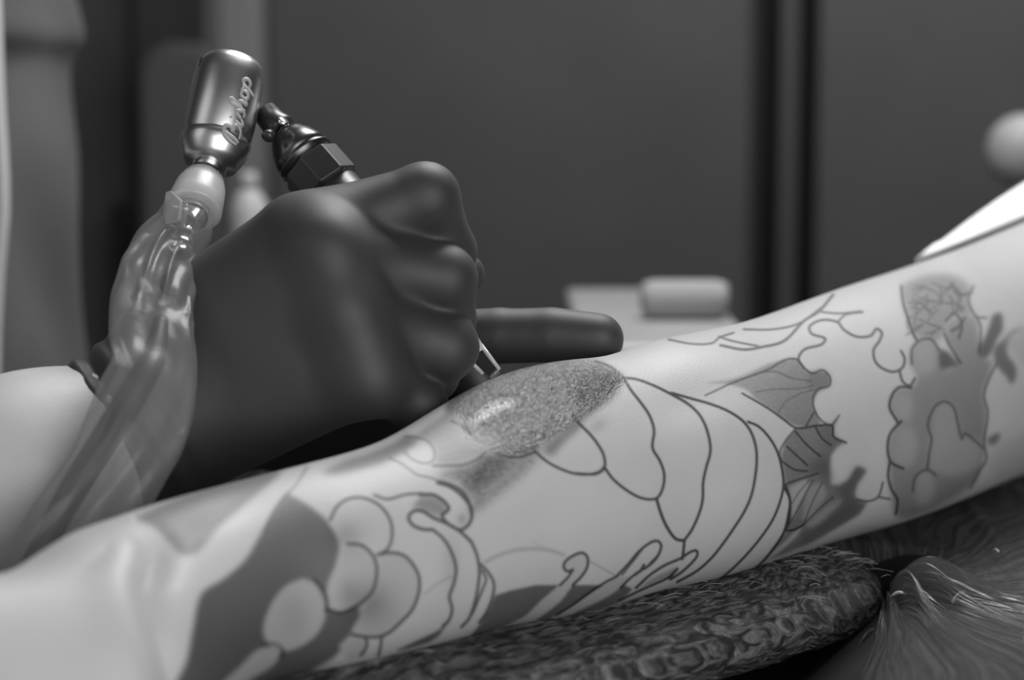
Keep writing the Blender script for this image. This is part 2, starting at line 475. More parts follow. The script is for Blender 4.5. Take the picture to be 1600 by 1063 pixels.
lathe('post', (pc[0], pc[1], .02), (pc[0], pc[1], 1), [(0, .02), (H0 - .034 - .02, .02)], M_frame, t, ref=RT)
box('mounting_plate', (pc[0] - .04, pc[1] - .04, H0 - .038), (pc[0] + .04, pc[1] + .04, H0 - .029), M_frame, t, bevel=.002)
lathe('foot', (pc[0], pc[1], 0), (pc[0], pc[1], 1), [(0, .18), (.012, .18), (.02, .16), (.022, .02)], M_frame, t, ref=RT)
# loose strands of torn film on the wrap
vs, fs = [], []
for k in range(110):
    u = Lr * (1 - abs(random.gauss(0, .22))); u = min(max(u, .12), Lr - .03)
    v = random.gauss(.025, .012); v = min(max(v, .0), .046)
    zz = H0 - .0140 + .0162 * (1 - abs(v / .052) ** 2.5) ** .4 + .0016
    p = start + adir * u + aside * v; p[2] = zz
    ang = random.uniform(-1.6, 1.6); ln = random.uniform(.003, .012)
    d = (adir * math.cos(ang) + aside * math.sin(ang))
    s_ = np.cross(d, [0, 0, 1]); wd = random.uniform(.00005, .00011)
    b0 = len(vs); bend = random.gauss(0, .3)
    for i in range(5):
        f = i / 4 - .5
        c = p + d * f * ln + s_ * bend * ln * f * f + np.array([0, 0, .0007 * math.cos(f * 3)])
        vs += [c - s_ * wd, c + s_ * wd, c + np.array([0, 0, wd * 1.6])]
    for i in range(4):
        for a, b in ((0, 1), (1, 2), (2, 0)):
            fs.append((b0 + 3 * i + a, b0 + 3 * i + b, b0 + 3 * i + 3 + b, b0 + 3 * i + 3 + a))
M_strand = mat('film_strand', 0.35, 0.25, spec=.8, noise=(200, .25, .45))
o = mesh_obj('film_strands', vs, fs, M_strand, t); o['kind'] = 'stuff'

# ---- bed on the right, film stretched over it, folds gathered at the armrest tip
HB = H0 - .006
e0, e1 = PZ(1392, 928, HB), PZ(1338, 1063, HB)
G = PZ(1384, 932, HB)
t = thing('treatment_bed', 'dark padded bed right of the armrest under stretched plastic film', 'bed', (.55, e0[1] + .1, 0))
ed = e0 - e1; ed /= np.linalg.norm(ed); en = np.array([ed[1], -ed[0], 0])     # en points into the bed (right)
def edge_shift(SB): return 1.6 * np.clip(SB - .075, 0, .13)
def bed_heights(UA, SB, film):
    x = G + UA[..., None] * en + SB[..., None] * ed
    z = np.full(UA.shape, HB)
    E_ = UA + edge_shift(SB)
    z = z - .009 * np.clip(1 - E_ / .02, 0, 1) ** 2.2 - 9 * np.clip(-E_, 0, .002)      # rounded edge
    if film:
        r = np.hypot(UA, SB); phi = np.arctan2(SB, UA); phi = np.where(phi < -2, phi + 2 * np.pi, phi)
        amp = .0046 * np.exp(-((r - .022) / .028) ** 2) + .0011 * np.exp(-r / .09)
        ridge = np.abs(np.sin(phi * 11 + 1.3 * np.sin(phi * 4.3 + 1) + 8 * r)) ** 6 + .7 * np.abs(np.sin(phi * 19 + 2.2 * np.sin(phi * 3))) ** 5 * np.exp(-((r - .016) / .02) ** 2)
        fade = np.clip((.35 - phi) / .5, 0.05, 1)
        z = z + amp * 1.6 * ridge * fade + .0016 + .003 * np.exp(-(r / .030) ** 2)
        q_ = x.reshape(-1, 3)
        m_ = np.exp(-(((UA - .055) / .05) ** 2 + ((SB - .055) / .045) ** 2)) + .8 * np.exp(-(((UA - .19) / .06) ** 2 + ((SB - .10) / .06) ** 2))
        z = z + m_ * .0012 * np.abs(vnoise(q_, 900, 21, 2)).reshape(z.shape)
        for (p0_, p1_, a_, w_) in ((PZ(1400, 935, HB), PZ(1640, 985, HB), .0014, .0022), (PZ(1500, 780, HB), PZ(1580, 880, HB), .0024, .004)):
            dd = p1_ - p0_; ll = np.linalg.norm(dd); dd /= ll
            rel = x - p0_; al = rel @ dd; pe = np.linalg.norm(rel - al[..., None] * dd, axis=-1)
            z = z + a_ * np.exp(-(pe / w_) ** 2) * np.clip(al / .02, 0, 1) * np.clip((ll - al) / .05, 0, 1)
    x = x.copy(); x[..., 2] = z
    return x
NR, NP = 250, 560
rr0 = .004 + np.linspace(0, 1, NR) ** 2.0 * .70
ph0 = np.linspace(-math.pi / 2 - .35, 2.75, NP)
RR, PH = np.meshgrid(rr0, ph0, indexing='ij')
UA, SB = RR * np.cos(PH), RR * np.sin(PH)
SB = np.clip(SB, -.415, .395)
far_ = np.maximum(-(UA + edge_shift(SB)) - .007, 0)           # keep the skirt just outside the edge
UA = UA + far_
g_ = bed_heights(UA, SB, True)
wrap_b = mesh_obj('plastic_wrap', g_.reshape(-1, 3), grid_faces(NR, NP, wrap=False), M_film2, t)
rf_ = np.hypot(UA, SB).ravel()
flow(wrap_b, np.stack([PH.ravel() * .12 + .01 * vnoise(g_.reshape(-1, 3), 40, 61, 2), rf_ + .01 * vnoise(g_.reshape(-1, 3), 60, 62, 2)], -1))
ua2 = np.linspace(0, 1, 60) ** 1.5 * .80; sb2 = np.linspace(-.42, .40, 40)
UA2, SB2 = np.meshgrid(ua2, sb2, indexing='ij')
UA2 = UA2 - edge_shift(SB2)
top = bed_heights(UA2, SB2, False); low = top.copy(); low[..., 2] = HB - .09
ring = np.concatenate([top, low[:, ::-1]], axis=1)
loft('mattress', ring, M_bed, t, wrap=True)
cc = G + en * .42 + ed * .1
for a in (.06, .74):
    for b in (-.36, .34):
        lp = G + en * (a - (edge_shift(b) if a < .3 else 0)) + ed * b
        tube('leg', [(lp[0], lp[1], 0), (lp[0], lp[1], HB - .09)], .018, M_frame, t)
# small loose scraps of film standing on the bed
def scrap(px, py, qx, qy, wpx):
    a, b = PZ(px, py, HB + .004), PZ(qx, qy, HB + .006)
    return tube('film_scrap', [a, (a + b) / 2 + [0, 0, .001], b], [wpx * K * .8 * .6, wpx * K * .8, wpx * K * .8 * .7], M_strand, t, n=8, samples=8)
scrap(1487, 942, 1509, 926, 4); scrap(1392, 932, 1414, 928, 2.5); scrap(1550, 863, 1560, 862, 2.5)
# ================================================================== THE CLIENT: tattooed arm
# ---- ink drawn as strokes and washes, later carried by the skin's own vertices
OX, OY, RW, RH = 80, 40, 1760, 1160
INK = np.ones((RH, RW), np.float32)        # 1 = bare skin, 0 = black ink
LINES = np.ones((RH, RW), np.float32)
WET = np.zeros((RH, RW), np.float32)

def crop(ox, oy, sc, pts):
    return np.asarray(pts, float) / sc + [ox, oy]
def blur(a, s):
    if s <= 0.3: return a
    r = int(3 * s) + 1; k = np.exp(-.5 * (np.arange(-r, r + 1) / s) ** 2); k /= k.sum()
    for axn in (0, 1):
        p = np.pad(a, [(r, r) if i == axn else (0, 0) for i in (0, 1)], mode='edge')
        a = sum(kk * (p[i:i + a.shape[0]] if axn == 0 else p[:, i:i + a.shape[1]]) for i, kk in enumerate(k))
    return a
def poly_mask(pts, soft, smooth=True):
    p = np.asarray(pts, float) + [OX, OY]
    if smooth:
        p = spline(np.vstack([p, p[:1]]), len(p) * 6)[:-1]
    m = int(3 * soft + 3)
    x0, y0 = np.maximum(np.floor(p.min(0)).astype(int) - m, 0); x1, y1 = np.minimum(np.ceil(p.max(0)).astype(int) + m, [RW, RH])
    X, Y = np.meshgrid(np.arange(x0, x1), np.arange(y0, y1))
    ins = np.zeros(X.shape, bool)
    for a, b in zip(p, np.roll(p, -1, 0)):
        if a[1] == b[1]: continue
        c = (a[1] > Y) != (b[1] > Y)
        ins ^= c & (X < (b[0] - a[0]) * (Y - a[1]) / (b[1] - a[1]) + a[0])
    return blur(ins.astype(np.float32), soft), (slice(y0, y1), slice(x0, x1)), X - OX, Y - OY
def wash(pts, val, soft=2.5, grad=None, smooth=True, tex=None):
    """grad = (x0, y0, x1, y1, val1): value runs from val to val1 along that axis"""
    m, sl, X, Y = poly_mask(pts, soft, smooth)
    v = val
    if grad:
        ax_, ay_, bx_, by_, v1 = grad
        tt = np.clip(((X - ax_) * (bx_ - ax_) + (Y - ay_) * (by_ - ay_)) / ((bx_ - ax_) ** 2 + (by_ - ay_) ** 2), 0, 1)
        v = val + (v1 - val) * tt
    if tex:
        v = np.clip(v + tex * blur(rng.normal(size=X.shape).astype(np.float32), .8) * 2, 0.05, 1)
    INK[sl] = INK[sl] * (1 - m) + v * m
def shade(cx, cy, rx, ry, val, ang=0):
    """a soft smudge of grey wash"""
    X, Y = np.meshgrid(np.arange(RW) - OX, np.arange(RH) - OY)
    c, s = math.cos(ang), math.sin(ang)
    u = ((X - cx) * c + (Y - cy) * s) / rx; v = (-(X - cx) * s + (Y - cy) * c) / ry
    INK[:] = INK * (1 - (1 - val) * np.exp(-(u * u + v * v)))
def line(pts, wd=5.0, val=0.10, soft=1.2, taper=0.0):
    p = np.asarray(pts, float) + [OX, OY]
    n = max(int(np.linalg.norm(np.diff(p, axis=0), axis=1).sum() / 3), 4)
    p = spline(p, n)
    for i in range(n - 1):
        a, b = p[i], p[i + 1]
        tt = i / (n - 1); ww = wd * (1 - taper * (2 * tt - 1) ** 4)
        r = ww / 2 + soft * 2 + 2
        x0, y0 = np.floor(np.minimum(a, b) - r).astype(int); x1, y1 = np.ceil(np.maximum(a, b) + r).astype(int) + 1
        x0, y0 = max(x0, 0), max(y0, 0); x1, y1 = min(x1, RW), min(y1, RH)
        if x1 <= x0 or y1 <= y0: continue
        X, Y = np.meshgrid(np.arange(x0, x1), np.arange(y0, y1))
        d = b - a; L2 = d @ d + 1e-9
        t_ = np.clip(((X - a[0]) * d[0] + (Y - a[1]) * d[1]) / L2, 0, 1)
        D = np.hypot(X - a[0] - t_ * d[0], Y - a[1] - t_ * d[1])
        al = np.clip((ww / 2 - D) / soft + .5, 0, 1)
        sl = (slice(y0, y1), slice(x0, x1))
        LINES[sl] = np.minimum(LINES[sl], 1 - al * (1 - val))

c3 = lambda p: crop(0, 663, 2.6583, p)
c4 = lambda p: crop(400, 700, 2.9275, p)
c5 = lambda p: crop(700, 720, 3.542, p)
c6 = lambda p: crop(900, 420, 2.2143, p)
c7 = lambda p: crop(1180, 520, 2.953, p)
c8 = lambda p: crop(620, 540, 3.995, p)
c9 = lambda p: crop(440, 620, 4.99, p)

# --- wrist: dark wash with pale petals
wash(c3([(560, 395), (640, 350), (860, 260), (1080, 205), (1175, 185), (1130, 240), (1010, 340), (920, 420), (860, 490), (810, 540), (755, 545), (715, 505), (640, 430)]), .52, 4, (860, 870, 290, 860, .46))
wash(c3([(1190, 285), (1300, 350), (1390, 440), (1410, 520), (1400, 600), (1500, 800), (1440, 900), (1400, 960), (1280, 1040), (1200, 1120), (730, 1120), (775, 980), (800, 850), (835, 705), (930, 640), (1020, 560), (1090, 440), (1150, 340)]), .36, 3, (440, 800, 370, 1000, .24))
line(c3([(1275, 180), (1230, 250), (1150, 340), (1100, 440)]), 4, .5, 2.5)
for pts, lo in (
    ([(215, 597), (265, 620), (305, 680), (318, 750), (300, 820), (250, 880), (180, 920), (130, 930), (60, 900), (35, 850), (40, 790), (80, 700), (140, 630)], .78),
    ([(-70, 1000), (0, 930), (60, 910), (108, 925), (105, 960), (60, 1010), (0, 1045), (-90, 1100), (-160, 1090)], .75),
    ([(335, 340), (370, 270), (420, 238), (480, 230), (545, 252), (590, 295), (618, 350), (618, 420), (600, 462), (555, 488), (520, 450), (470, 430), (400, 430), (360, 380)], .98),
    ([(380, 520), (410, 460), (480, 450), (525, 485), (548, 530), (548, 600), (530, 655), (480, 708), (430, 738), (380, 752), (335, 735), (325, 640), (350, 570)], .85),
    ([(560, 495), (610, 482), (670, 492), (712, 530), (742, 590), (742, 660), (712, 740), (660, 798), (610, 842), (560, 862), (500, 862), (440, 850), (470, 780), (530, 680), (555, 600)], .86),
    ([(380, 905), (440, 862), (490, 870), (500, 905), (490, 945), (420, 965)], .8)):
    wash(c4(pts), lo, 2.5)
shade(540, 838, 28, 22, .72, -.4); shade(578, 945, 38, 34, .60, -.6); shade(545, 925, 18, 24, .8); shade(462, 965, 24, 34, .85)
for pts, wd in (
    ([(340, 330), (370, 270), (420, 235), (480, 228), (545, 250), (590, 290), (620, 350), (620, 420), (600, 465), (555, 490)], 4.5),
    ([(420, 440), (480, 445), (525, 480), (550, 530), (550, 600), (530, 660), (480, 710), (430, 740), (380, 755), (335, 740)], 5),
    ([(555, 490), (610, 480), (670, 490), (715, 530), (745, 590), (745, 660), (715, 740), (660, 800), (610, 845), (560, 865), (500, 865), (440, 855)], 5),
    ([(500, 865), (508, 900), (495, 930), (480, 950)], 5), ([(575, 870), (570, 910), (560, 950)], 5),
    ([(318, 750), (325, 700), (300, 640), (265, 600)], 4), ([(30, 905), (80, 895), (125, 925), (110, 960)], 3.5),
    ([(540, 215), (600, 235), (680, 215), (760, 208)], 4),
    # curling fingers of the swirl
    ([(750, 215), (810, 215), (860, 245), (882, 280), (852, 310), (868, 338), (900, 362), (940, 375), (980, 340), (985, 280), (945, 222), (890, 180), (830, 160)], 5.5),
    ([(985, 430), (930, 380), (870, 345), (810, 320), (760, 290), (720, 290), (698, 318), (715, 352), (760, 372), (810, 375)], 5.5),
    ([(985, 430), (1010, 490), (1022, 560), (1015, 640), (1000, 710), (975, 780), (940, 820)], 5),
    ([(810, 375), (860, 420), (895, 480), (915, 550), (905, 620), (885, 680), (897, 740), (882, 790), (855, 815)], 5),
    ([(1030, 535), (1062, 570), (1088, 620), (1082, 680), (1055, 750), (1020, 800)], 4.5),
    ([(1035, 560), (1052, 600), (1040, 640), (1015, 700), (990, 760)], 4)):
    line(c4(pts), wd, .16, 2)
wash(c4([(755, 225), (810, 222), (855, 250), (872, 282), (842, 312), (800, 300), (740, 275), (715, 270)]), .55, 3)
shade(722, 812, 8, 10, .7); shade(705, 880, 14, 40, .85)
wash(c4([(885, 785), (840, 830), (760, 870), (640, 930), (780, 895), (835, 862), (866, 818)]), .26, 1.5)
line(c4([(770, 670), (820, 630), (890, 590)]), 3, .7, 2)

# --- lower band with stripes
wash(c5([(262, 745), (350, 718), (480, 690), (600, 690), (690, 688), (800, 688), (870, 688), (960, 680), (1022, 712), (940, 790), (800, 840), (650, 880), (520, 920), (330, 970), (160, 1010), (100, 1000), (180, 900), (230, 820)]), .30, 1.3, smooth=False)
wash(c5([(740, 640), (690, 690), (630, 770), (560, 830), (480, 885), (400, 915), (260, 940), (330, 910), (430, 858), (500, 790), (580, 720), (650, 650), (690, 605), (655, 610), (640, 580), (660, 545), (700, 520), (750, 515), (768, 540), (765, 590)]), .88, 1.2)
wash(c5([(935, 640), (1010, 650), (960, 700), (880, 755), (760, 815), (640, 870), (560, 880), (700, 795), (830, 710)]), .82, 1.2)
for pts, wd in (
    ([(690, 690), (740, 640), (770, 590), (772, 535), (742, 510), (690, 528), (650, 558), (640, 590), (660, 614), (692, 604)], 4.5),
    ([(692, 604), (662, 648), (620, 690)], 4),
    ([(935, 640), (1000, 570), (1060, 500), (1120, 455), (1160, 445), (1180, 470), (1165, 520), (1130, 560), (1100, 590), (1072, 602), (1085, 578)], 4.5),
    ([(1072, 602), (1010, 650), (955, 705)], 4), ([(935, 640), (860, 680), (770, 740), (690, 800), (600, 855)], 4),
    ([(1040, 705), (1120, 632), (1200, 580), (1290, 540), (1340, 507), (1375, 498), (1380, 525), (1350, 565), (1300, 612), (1260, 640), (1228, 657), (1245, 625)], 4.5),
    ([(950, 775), (1040, 730), (1130, 690), (1215, 650), (1270, 600)], 4.2)):
    line(c5(pts), wd, .12, 1.2)
wash(c5([(1040, 725), (1120, 660), (1215, 610), (1270, 590), (1260, 630), (1200, 655), (1120, 690)]), .62, 2)
line(c5([(205, 562), (280, 525), (370, 497), (470, 489), (560, 496), (640, 522)]), 6, .72, 4)
line(c5([(470, 455), (560, 490), (620, 512)]), 3, .85, 2); line(c5([(790, 560), (860, 600), (935, 640)]), 2.5, .6, 2)

# --- big looping outlines across the forearm
for pts, wd in (
    ([(165, 378), (210, 383), (270, 405), (330, 435), (390, 470), (430, 510), (455, 565), (465, 630), (450, 690), (440, 740), (438, 800), (425, 850), (400, 905), (375, 940)], 4.6),
    ([(330, 430), (400, 450), (470, 470), (530, 495), (580, 530), (610, 575), (625, 640), (620, 720), (605, 790), (580, 845), (545, 900), (510, 950), (470, 1000), (420, 1045), (350, 1085)], 4.4),
    ([(595, 530), (630, 545), (665, 580), (695, 630), (712, 690), (718, 750), (705, 810), (680, 870), (640, 930), (590, 990), (540, 1040), (480, 1090)], 4.2),
    ([(720, 755), (740, 800), (735, 850), (720, 910), (690, 960), (650, 1010), (600, 1055)], 4.2),
    ([(165, 378), (190, 420), (225, 465), (255, 510), (270, 560), (265, 620), (290, 665), (305, 710), (300, 760), (278, 795), (230, 795), (180, 770), (130, 730), (100, 690)], 4.6),
    ([(-2, 709), (30, 711), (70, 710), (98, 690), (97, 650), (80, 615), (50, 575), (10, 535), (-10, 510)], 4.6),
    ([(278, 795), (295, 850), (315, 895), (345, 935), (375, 942)], 5.2), ([(375, 940), (372, 975), (368, 1005)], 4.6)):
    line(c6(pts), wd, .10, 1.1)
line(c6([(160, 1060), (200, 1010), (245, 955), (275, 940), (293, 950), (290, 985), (265, 1020), (235, 1040), (205, 1062)]), 3, .2, 1)

# --- fresh wet patch under the needle
wash(c8([(310, 330), (380, 290), (470, 225), (560, 180), (650, 155), (760, 120), (900, 95), (1100, 85), (1250, 100), (1360, 150), (1415, 205), (1400, 240), (1330, 330), (1240, 390), (1180, 440), (1140, 500), (1000, 560), (880, 640), (840, 680), (760, 690), (640, 680), (560, 640), (520, 600), (450, 540), (430, 480), (360, 440), (310, 410)]), .40, 4, tex=.13)
wash(c8([(1090, 240), (1250, 180), (1360, 170), (1415, 205), (1390, 250), (1330, 330), (1240, 395), (1180, 440), (1130, 400), (1100, 330)]), .14, 6, tex=.08)
wash(c8([(960, 350), (1090, 290), (1120, 380), (1140, 450), (1100, 500), (1000, 530), (930, 560), (900, 480)]), .36, 9, tex=.14)
wash(c8([(560, 650), (700, 630), (840, 570), (960, 480), (980, 520), (900, 610), (860, 670), (760, 692), (640, 684)]), .25, 5, tex=.16)
wash(c8([(360, 420), (520, 500), (620, 560), (600, 640), (480, 700), (380, 740), (250, 745), (230, 640), (150, 560), (280, 470)]), .62, 6)
wash(c8([(900, 660), (960, 590), (1080, 520), (1150, 490), (1120, 540), (1040, 610), (970, 690)]), .45, 5)
wash(c8([(470, 740), (560, 670), (700, 690), (800, 690), (900, 670), (870, 730), (760, 840), (620, 950), (500, 1040), (440, 1063), (460, 980), (430, 900), (380, 850), (250, 820), (350, 770)]), .40, 7, (740, 715, 790, 790, .62), tex=.12)
wash(c8([(420, 850), (560, 700), (700, 700), (640, 790), (520, 880), (440, 900)]), .30, 6, tex=.14)
wash(c8([(560, 900), (760, 740), (780, 750), (580, 930)]), .62, 3, smooth=False)
shade(935, 665, 16, 10, .8, -.6)
wash(c8([(130, 560), (300, 440), (330, 380), (420, 330), (330, 450), (250, 520), (60, 640), (-80, 720), (-200, 740), (-330, 760), (-200, 690), (0, 610)]), .42, 5)
wash(c9([(300, 590), (520, 490), (700, 450), (880, 370), (960, 310), (1060, 330), (1000, 400), (860, 470), (760, 520), (560, 580), (400, 610)]), .35, 5)
wash(c9([(1100, 290), (1250, 200), (1370, 180), (1400, 240), (1300, 300), (1180, 330)]), .68, 7)
for pts, wd, va in (
    ([(960, 310), (1060, 320), (1140, 350), (1190, 420), (1180, 500), (1120, 520), (1040, 500), (985, 460), (960, 430)], 3.5, .45),
    ([(840, 480), (930, 520), (1000, 570), (1060, 610), (1150, 630), (1230, 660)], 3.5, .4),
    ([(1180, 540), (1300, 540), (1420, 530), (1540, 480), (1590, 430)], 4, .35),
    ([(1230, 660), (1330, 690), (1420, 750), (1465, 840), (1480, 920)], 5, .2),
    ([(1320, 190), (1390, 220), (1430, 260), (1470, 290)], 3, .35)):
    line(c9(pts), wd, va, 2)
for pts, wd, va in (
    ([(640, 680), (720, 698), (800, 690), (862, 660)], 4, .22), ([(862, 660), (930, 720), (1020, 770), (1110, 800), (1200, 805), (1270, 785), (1295, 755)], 4.4, .12),
    ([(1240, 100), (1330, 130), (1390, 180), (1420, 210)], 4, .15), ([(900, 160), (1000, 210), (1070, 270), (1110, 340)], 2.2, .4),
    ([(1110, 340), (1140, 400), (1150, 460)], 2, .45), ([(780, 370), (850, 390), (868, 420), (830, 445)], 1.8, .5), ([(420, 510), (470, 550)], 3, .5)):
    line(c8(pts), wd, va, 1)
m_, sl_, _, _ = poly_mask(c8([(300, 360), (380, 290), (470, 225), (650, 155), (900, 95), (1250, 95), (1420, 205), (1330, 330), (1180, 445), (1000, 570), (860, 680), (700, 690), (560, 650), (440, 560), (380, 450)]), 7)
WET[sl_] = np.maximum(WET[sl_], m_ * .42)
m_, sl_, _, _ = poly_mask(c8([(405, 500), (470, 430), (590, 345), (720, 310), (800, 330), (740, 390), (640, 440), (520, 500), (450, 530)]), 8)
WET[sl_] = np.maximum(WET[sl_], m_)

# --- leaf, wing and cloud on the right
wash(c6([(445, 396), (540, 382), (600, 360), (660, 332), (760, 310), (790, 345), (840, 362), (868, 360), (876, 400), (840, 425), (822, 470), (845, 540), (770, 547), (730, 530), (680, 490), (620, 450), (590, 420), (520, 400)]), .62, 2, (1180, 560, 1280, 600, .50), tex=.03)
wash(c7([(255, 185), (310, 172), (345, 210), (342, 245), (290, 262), (255, 250), (240, 220)]), .42, 4)
wash(c7([(190, 440), (285, 425), (350, 425), (388, 382), (362, 440), (360, 480), (420, 508), (380, 522), (350, 570), (340, 640), (350, 700), (390, 708), (430, 680), (470, 615), (515, 635), (470, 700), (460, 750), (480, 785), (520, 780), (480, 840), (380, 900), (280, 960), (120, 1030), (20, 1063), (60, 1020), (140, 920), (160, 850), (165, 770), (140, 700), (118, 570), (140, 500)]), .52, 2, (1200, 640, 1290, 740, .38), smooth=False, tex=.03)
wash(c7([(330, 560), (350, 640), (360, 700), (420, 690), (470, 620), (505, 640), (465, 700), (450, 760), (500, 790), (460, 840), (330, 915), (200, 985), (230, 930), (330, 850), (400, 770), (300, 650), (240, 640), (290, 580)]), .26, 5)
wash(c7([(290, 440), (350, 430), (362, 480), (400, 508), (350, 540), (320, 590), (270, 610), (330, 530)]), .34, 5)
wash(c7([(155, 715), (225, 680), (255, 690), (200, 800), (170, 860), (165, 770)]), .74, 2.5)
wash(c7([(240, 720), (300, 690), (330, 740), (300, 800), (230, 870), (215, 850)]), .6, 3)
wash(c7([(225, 890), (320, 810), (400, 770), (330, 850), (260, 900)]), .6, 3)
wash(c7([(120, 980), (215, 895), (180, 950), (60, 1050), (20, 1063)]), .85, 2)
for pts, wd, va in (
    ([(-230, 290), (-100, 230), (60, 170), (140, 125), (190, 122), (215, 150), (262, 188), (310, 172), (345, 205), (342, 245), (290, 262), (268, 300), (270, 345), (300, 400), (350, 425), (388, 382)], 3, .28),
    ([(-60, 280), (60, 350), (130, 400), (190, 440), (285, 430), (355, 430), (362, 480), (420, 508)], 3.5, .16),
    ([(0, 190), (90, 180), (170, 210), (260, 225)], 1.8, .42), ([(0, 275), (90, 262), (200, 258), (270, 245)], 1.6, .45), ([(100, 380), (140, 320), (200, 285), (270, 262)], 1.6, .45),
    ([(235, 430), (270, 370)], 3, .25), ([(190, 440), (140, 500), (112, 555), (120, 590)], 3, .2),
    ([(185, 455), (240, 520), (300, 570)], 3.2, .2), ([(145, 525), (200, 575), (240, 612)], 3.2, .2), ([(280, 440), (310, 490), (350, 520)], 3, .2), ([(125, 595), (180, 632), (240, 640)], 3.2, .22),
    ([(140, 700), (210, 675), (290, 650)], 3, .25), ([(250, 680), (200, 740), (170, 790)], 1.8, .3), ([(265, 680), (210, 790), (155, 890)], 2, .28), ([(310, 690), (265, 780), (225, 880)], 2, .28),
    ([(360, 760), (310, 800), (225, 885)], 2.2, .28), ([(225, 885), (180, 910), (140, 915)], 3.5, .15), ([(140, 700), (160, 770), (158, 860), (140, 915)], 3.5, .12)):
    line(c7(pts), wd, va, 1.4)
for pts, wd in (
    ([(790, 345), (770, 312), (790, 280), (850, 262), (862, 242), (815, 225), (808, 200), (850, 178), (905, 185), (925, 210), (970, 235), (1020, 232), (1040, 208), (1058, 222), (1050, 250), (1030, 280), (1035, 320), (1060, 345), (1100, 357), (1130, 342), (1137, 312), (1125, 285)], 4.2),
    ([(905, 185), (932, 160), (992, 150)], 3.5), ([(1120, 355), (1130, 390), (1155, 405), (1172, 380)], 4),
    ([(1160, 412), (1120, 410), (1095, 435), (1085, 480), (1112, 530)], 4.6), ([(1125, 528), (1088, 570), (1078, 620), (1090, 670), (1132, 692)], 4.6),
    ([(1085, 670), (1080, 720), (1092, 765), (1112, 800), (1106, 850)], 4.6),
    ([(890, 90), (840, 148), (790, 180), (720, 250), (650, 270), (580, 280), (500, 265)], 4.5), ([(850, 135), (770, 190), (680, 210), (580, 210)], 3.5),
    ([(495, 235), (540, 250), (630, 268)], 3.5), ([(320, 245), (400, 260), (470, 258), (497, 238), (545, 222)], 3.5), ([(850, 150), (910, 155), (985, 148)], 3.5),
    ([(975, 800), (1010, 805), (1045, 790), (1062, 740)], 3.5), ([(1045, 790), (1085, 798)], 3.5)):
    line(c6(pts), wd, .22, 1.8)
wash(c6([(1128, 55), (1200, 25), (1300, 20), (1372, 60), (1360, 110), (1375, 160), (1300, 170), (1262, 245), (1180, 243), (1160, 215), (1142, 150), (1130, 100)]), .60, 5)
r_ = np.random.default_rng(4)
for k in range(46):
    x = r_.uniform(1140, 1330); y = r_.uniform(60, 230); an = r_.choice([1.2, 1.9, .4, 2.6]) + r_.normal(0, .3); ll = r_.uniform(14, 34)
    if x > 1250 and y > 170: continue
    line(c6([(x - ll * math.cos(an), y - ll * math.sin(an)), (x + r_.normal(0, 4), y + r_.normal(0, 4)), (x + ll * math.cos(an), y + ll * math.sin(an))]), 2, .45, 2)
line(c6([(1125, 60), (1132, 120), (1148, 170), (1165, 222), (1180, 250)]), 4.2, .25, 2)
wash(c6([(1165, 262), (1220, 240), (1252, 270), (1258, 330), (1290, 350), (1310, 310), (1280, 250), (1285, 190), (1330, 165), (1380, 165), (1396, 250), (1410, 310), (1440, 320), (1430, 370), (1410, 430), (1420, 500), (1412, 600), (1410, 670), (1370, 750), (1200, 845), (1110, 858), (1090, 780), (1085, 700), (1085, 600), (1112, 530), (1090, 480), (1110, 420), (1160, 412), (1180, 370), (1155, 320)]), .62, 4, (1400, 560, 1530, 700, .48))
for pts, v in (([(1240, 480), (1275, 460), (1308, 480), (1325, 540), (1340, 580), (1390, 590), (1405, 640), (1370, 700), (1300, 720), (1225, 690), (1222, 600)], .66), ([(1095, 440), (1150, 430), (1165, 480), (1150, 530), (1115, 525), (1092, 480)], .72), ([(1090, 600), (1120, 545), (1170, 560), (1180, 640), (1140, 690), (1095, 660)], .68), ([(1175, 760), (1190, 705), (1225, 700), (1240, 760), (1220, 820), (1185, 820)], .66), ([(1165, 280), (1210, 250), (1245, 280), (1240, 350), (1190, 370), (1165, 330)], .70)):
    wash(c6(pts), v, 5)
for pts, v in (([(1255, 275), (1290, 290), (1310, 315), (1325, 330), (1290, 345), (1262, 350), (1252, 310)], .30), ([(1472, 250), (1500, 222), (1548, 200), (1512, 240), (1492, 290), (1522, 340), (1520, 385), (1505, 400), (1490, 375), (1462, 345), (1446, 310), (1450, 270)], .38), ([(1425, 585), (1466, 568), (1458, 605), (1428, 612)], .36)):
    wash(c6(pts), v, 3)
for pts in ([(1215, 700), (1222, 640), (1230, 590), (1218, 540), (1240, 480), (1275, 460), (1306, 480), (1322, 540), (1335, 590), (1345, 570), (1385, 600), (1412, 625)], [(1165, 770), (1175, 720), (1215, 695), (1245, 715)], [(1162, 330), (1162, 280), (1190, 248), (1230, 245), (1255, 280)], [(1280, 180), (1310, 155), (1335, 190), (1325, 240)], [(1300, 215), (1325, 200), (1345, 170)], [(1380, 160), (1400, 200), (1395, 290)], [(1455, 330), (1425, 390), (1412, 440), (1425, 500), (1412, 600), (1420, 660), (1395, 700), (1365, 760)], [(1375, 60), (1358, 110), (1385, 165), (1420, 170)], [(1300, 50), (1330, 90), (1370, 80)], [(1275, 225), (1290, 260), (1330, 325)]):
    line(c6(pts), 4, .38, 3)
wash(c6([(1360, -140), (1700, -160), (1700, 130), (1560, 190), (1490, 150), (1440, 140), (1400, 180), (1370, 120), (1372, 60), (1340, 0), (1300, -60)]), .95, 9)
wash(c6([(1490, 230), (1560, 195), (1700, 120), (1700, 330), (1560, 340), (1525, 300), (1495, 270)]), .84, 6)
wash(c6([(1440, 160), (1470, 152), (1478, 205), (1455, 250), (1432, 300), (1400, 312), (1392, 282), (1420, 225)]), .34, 3)
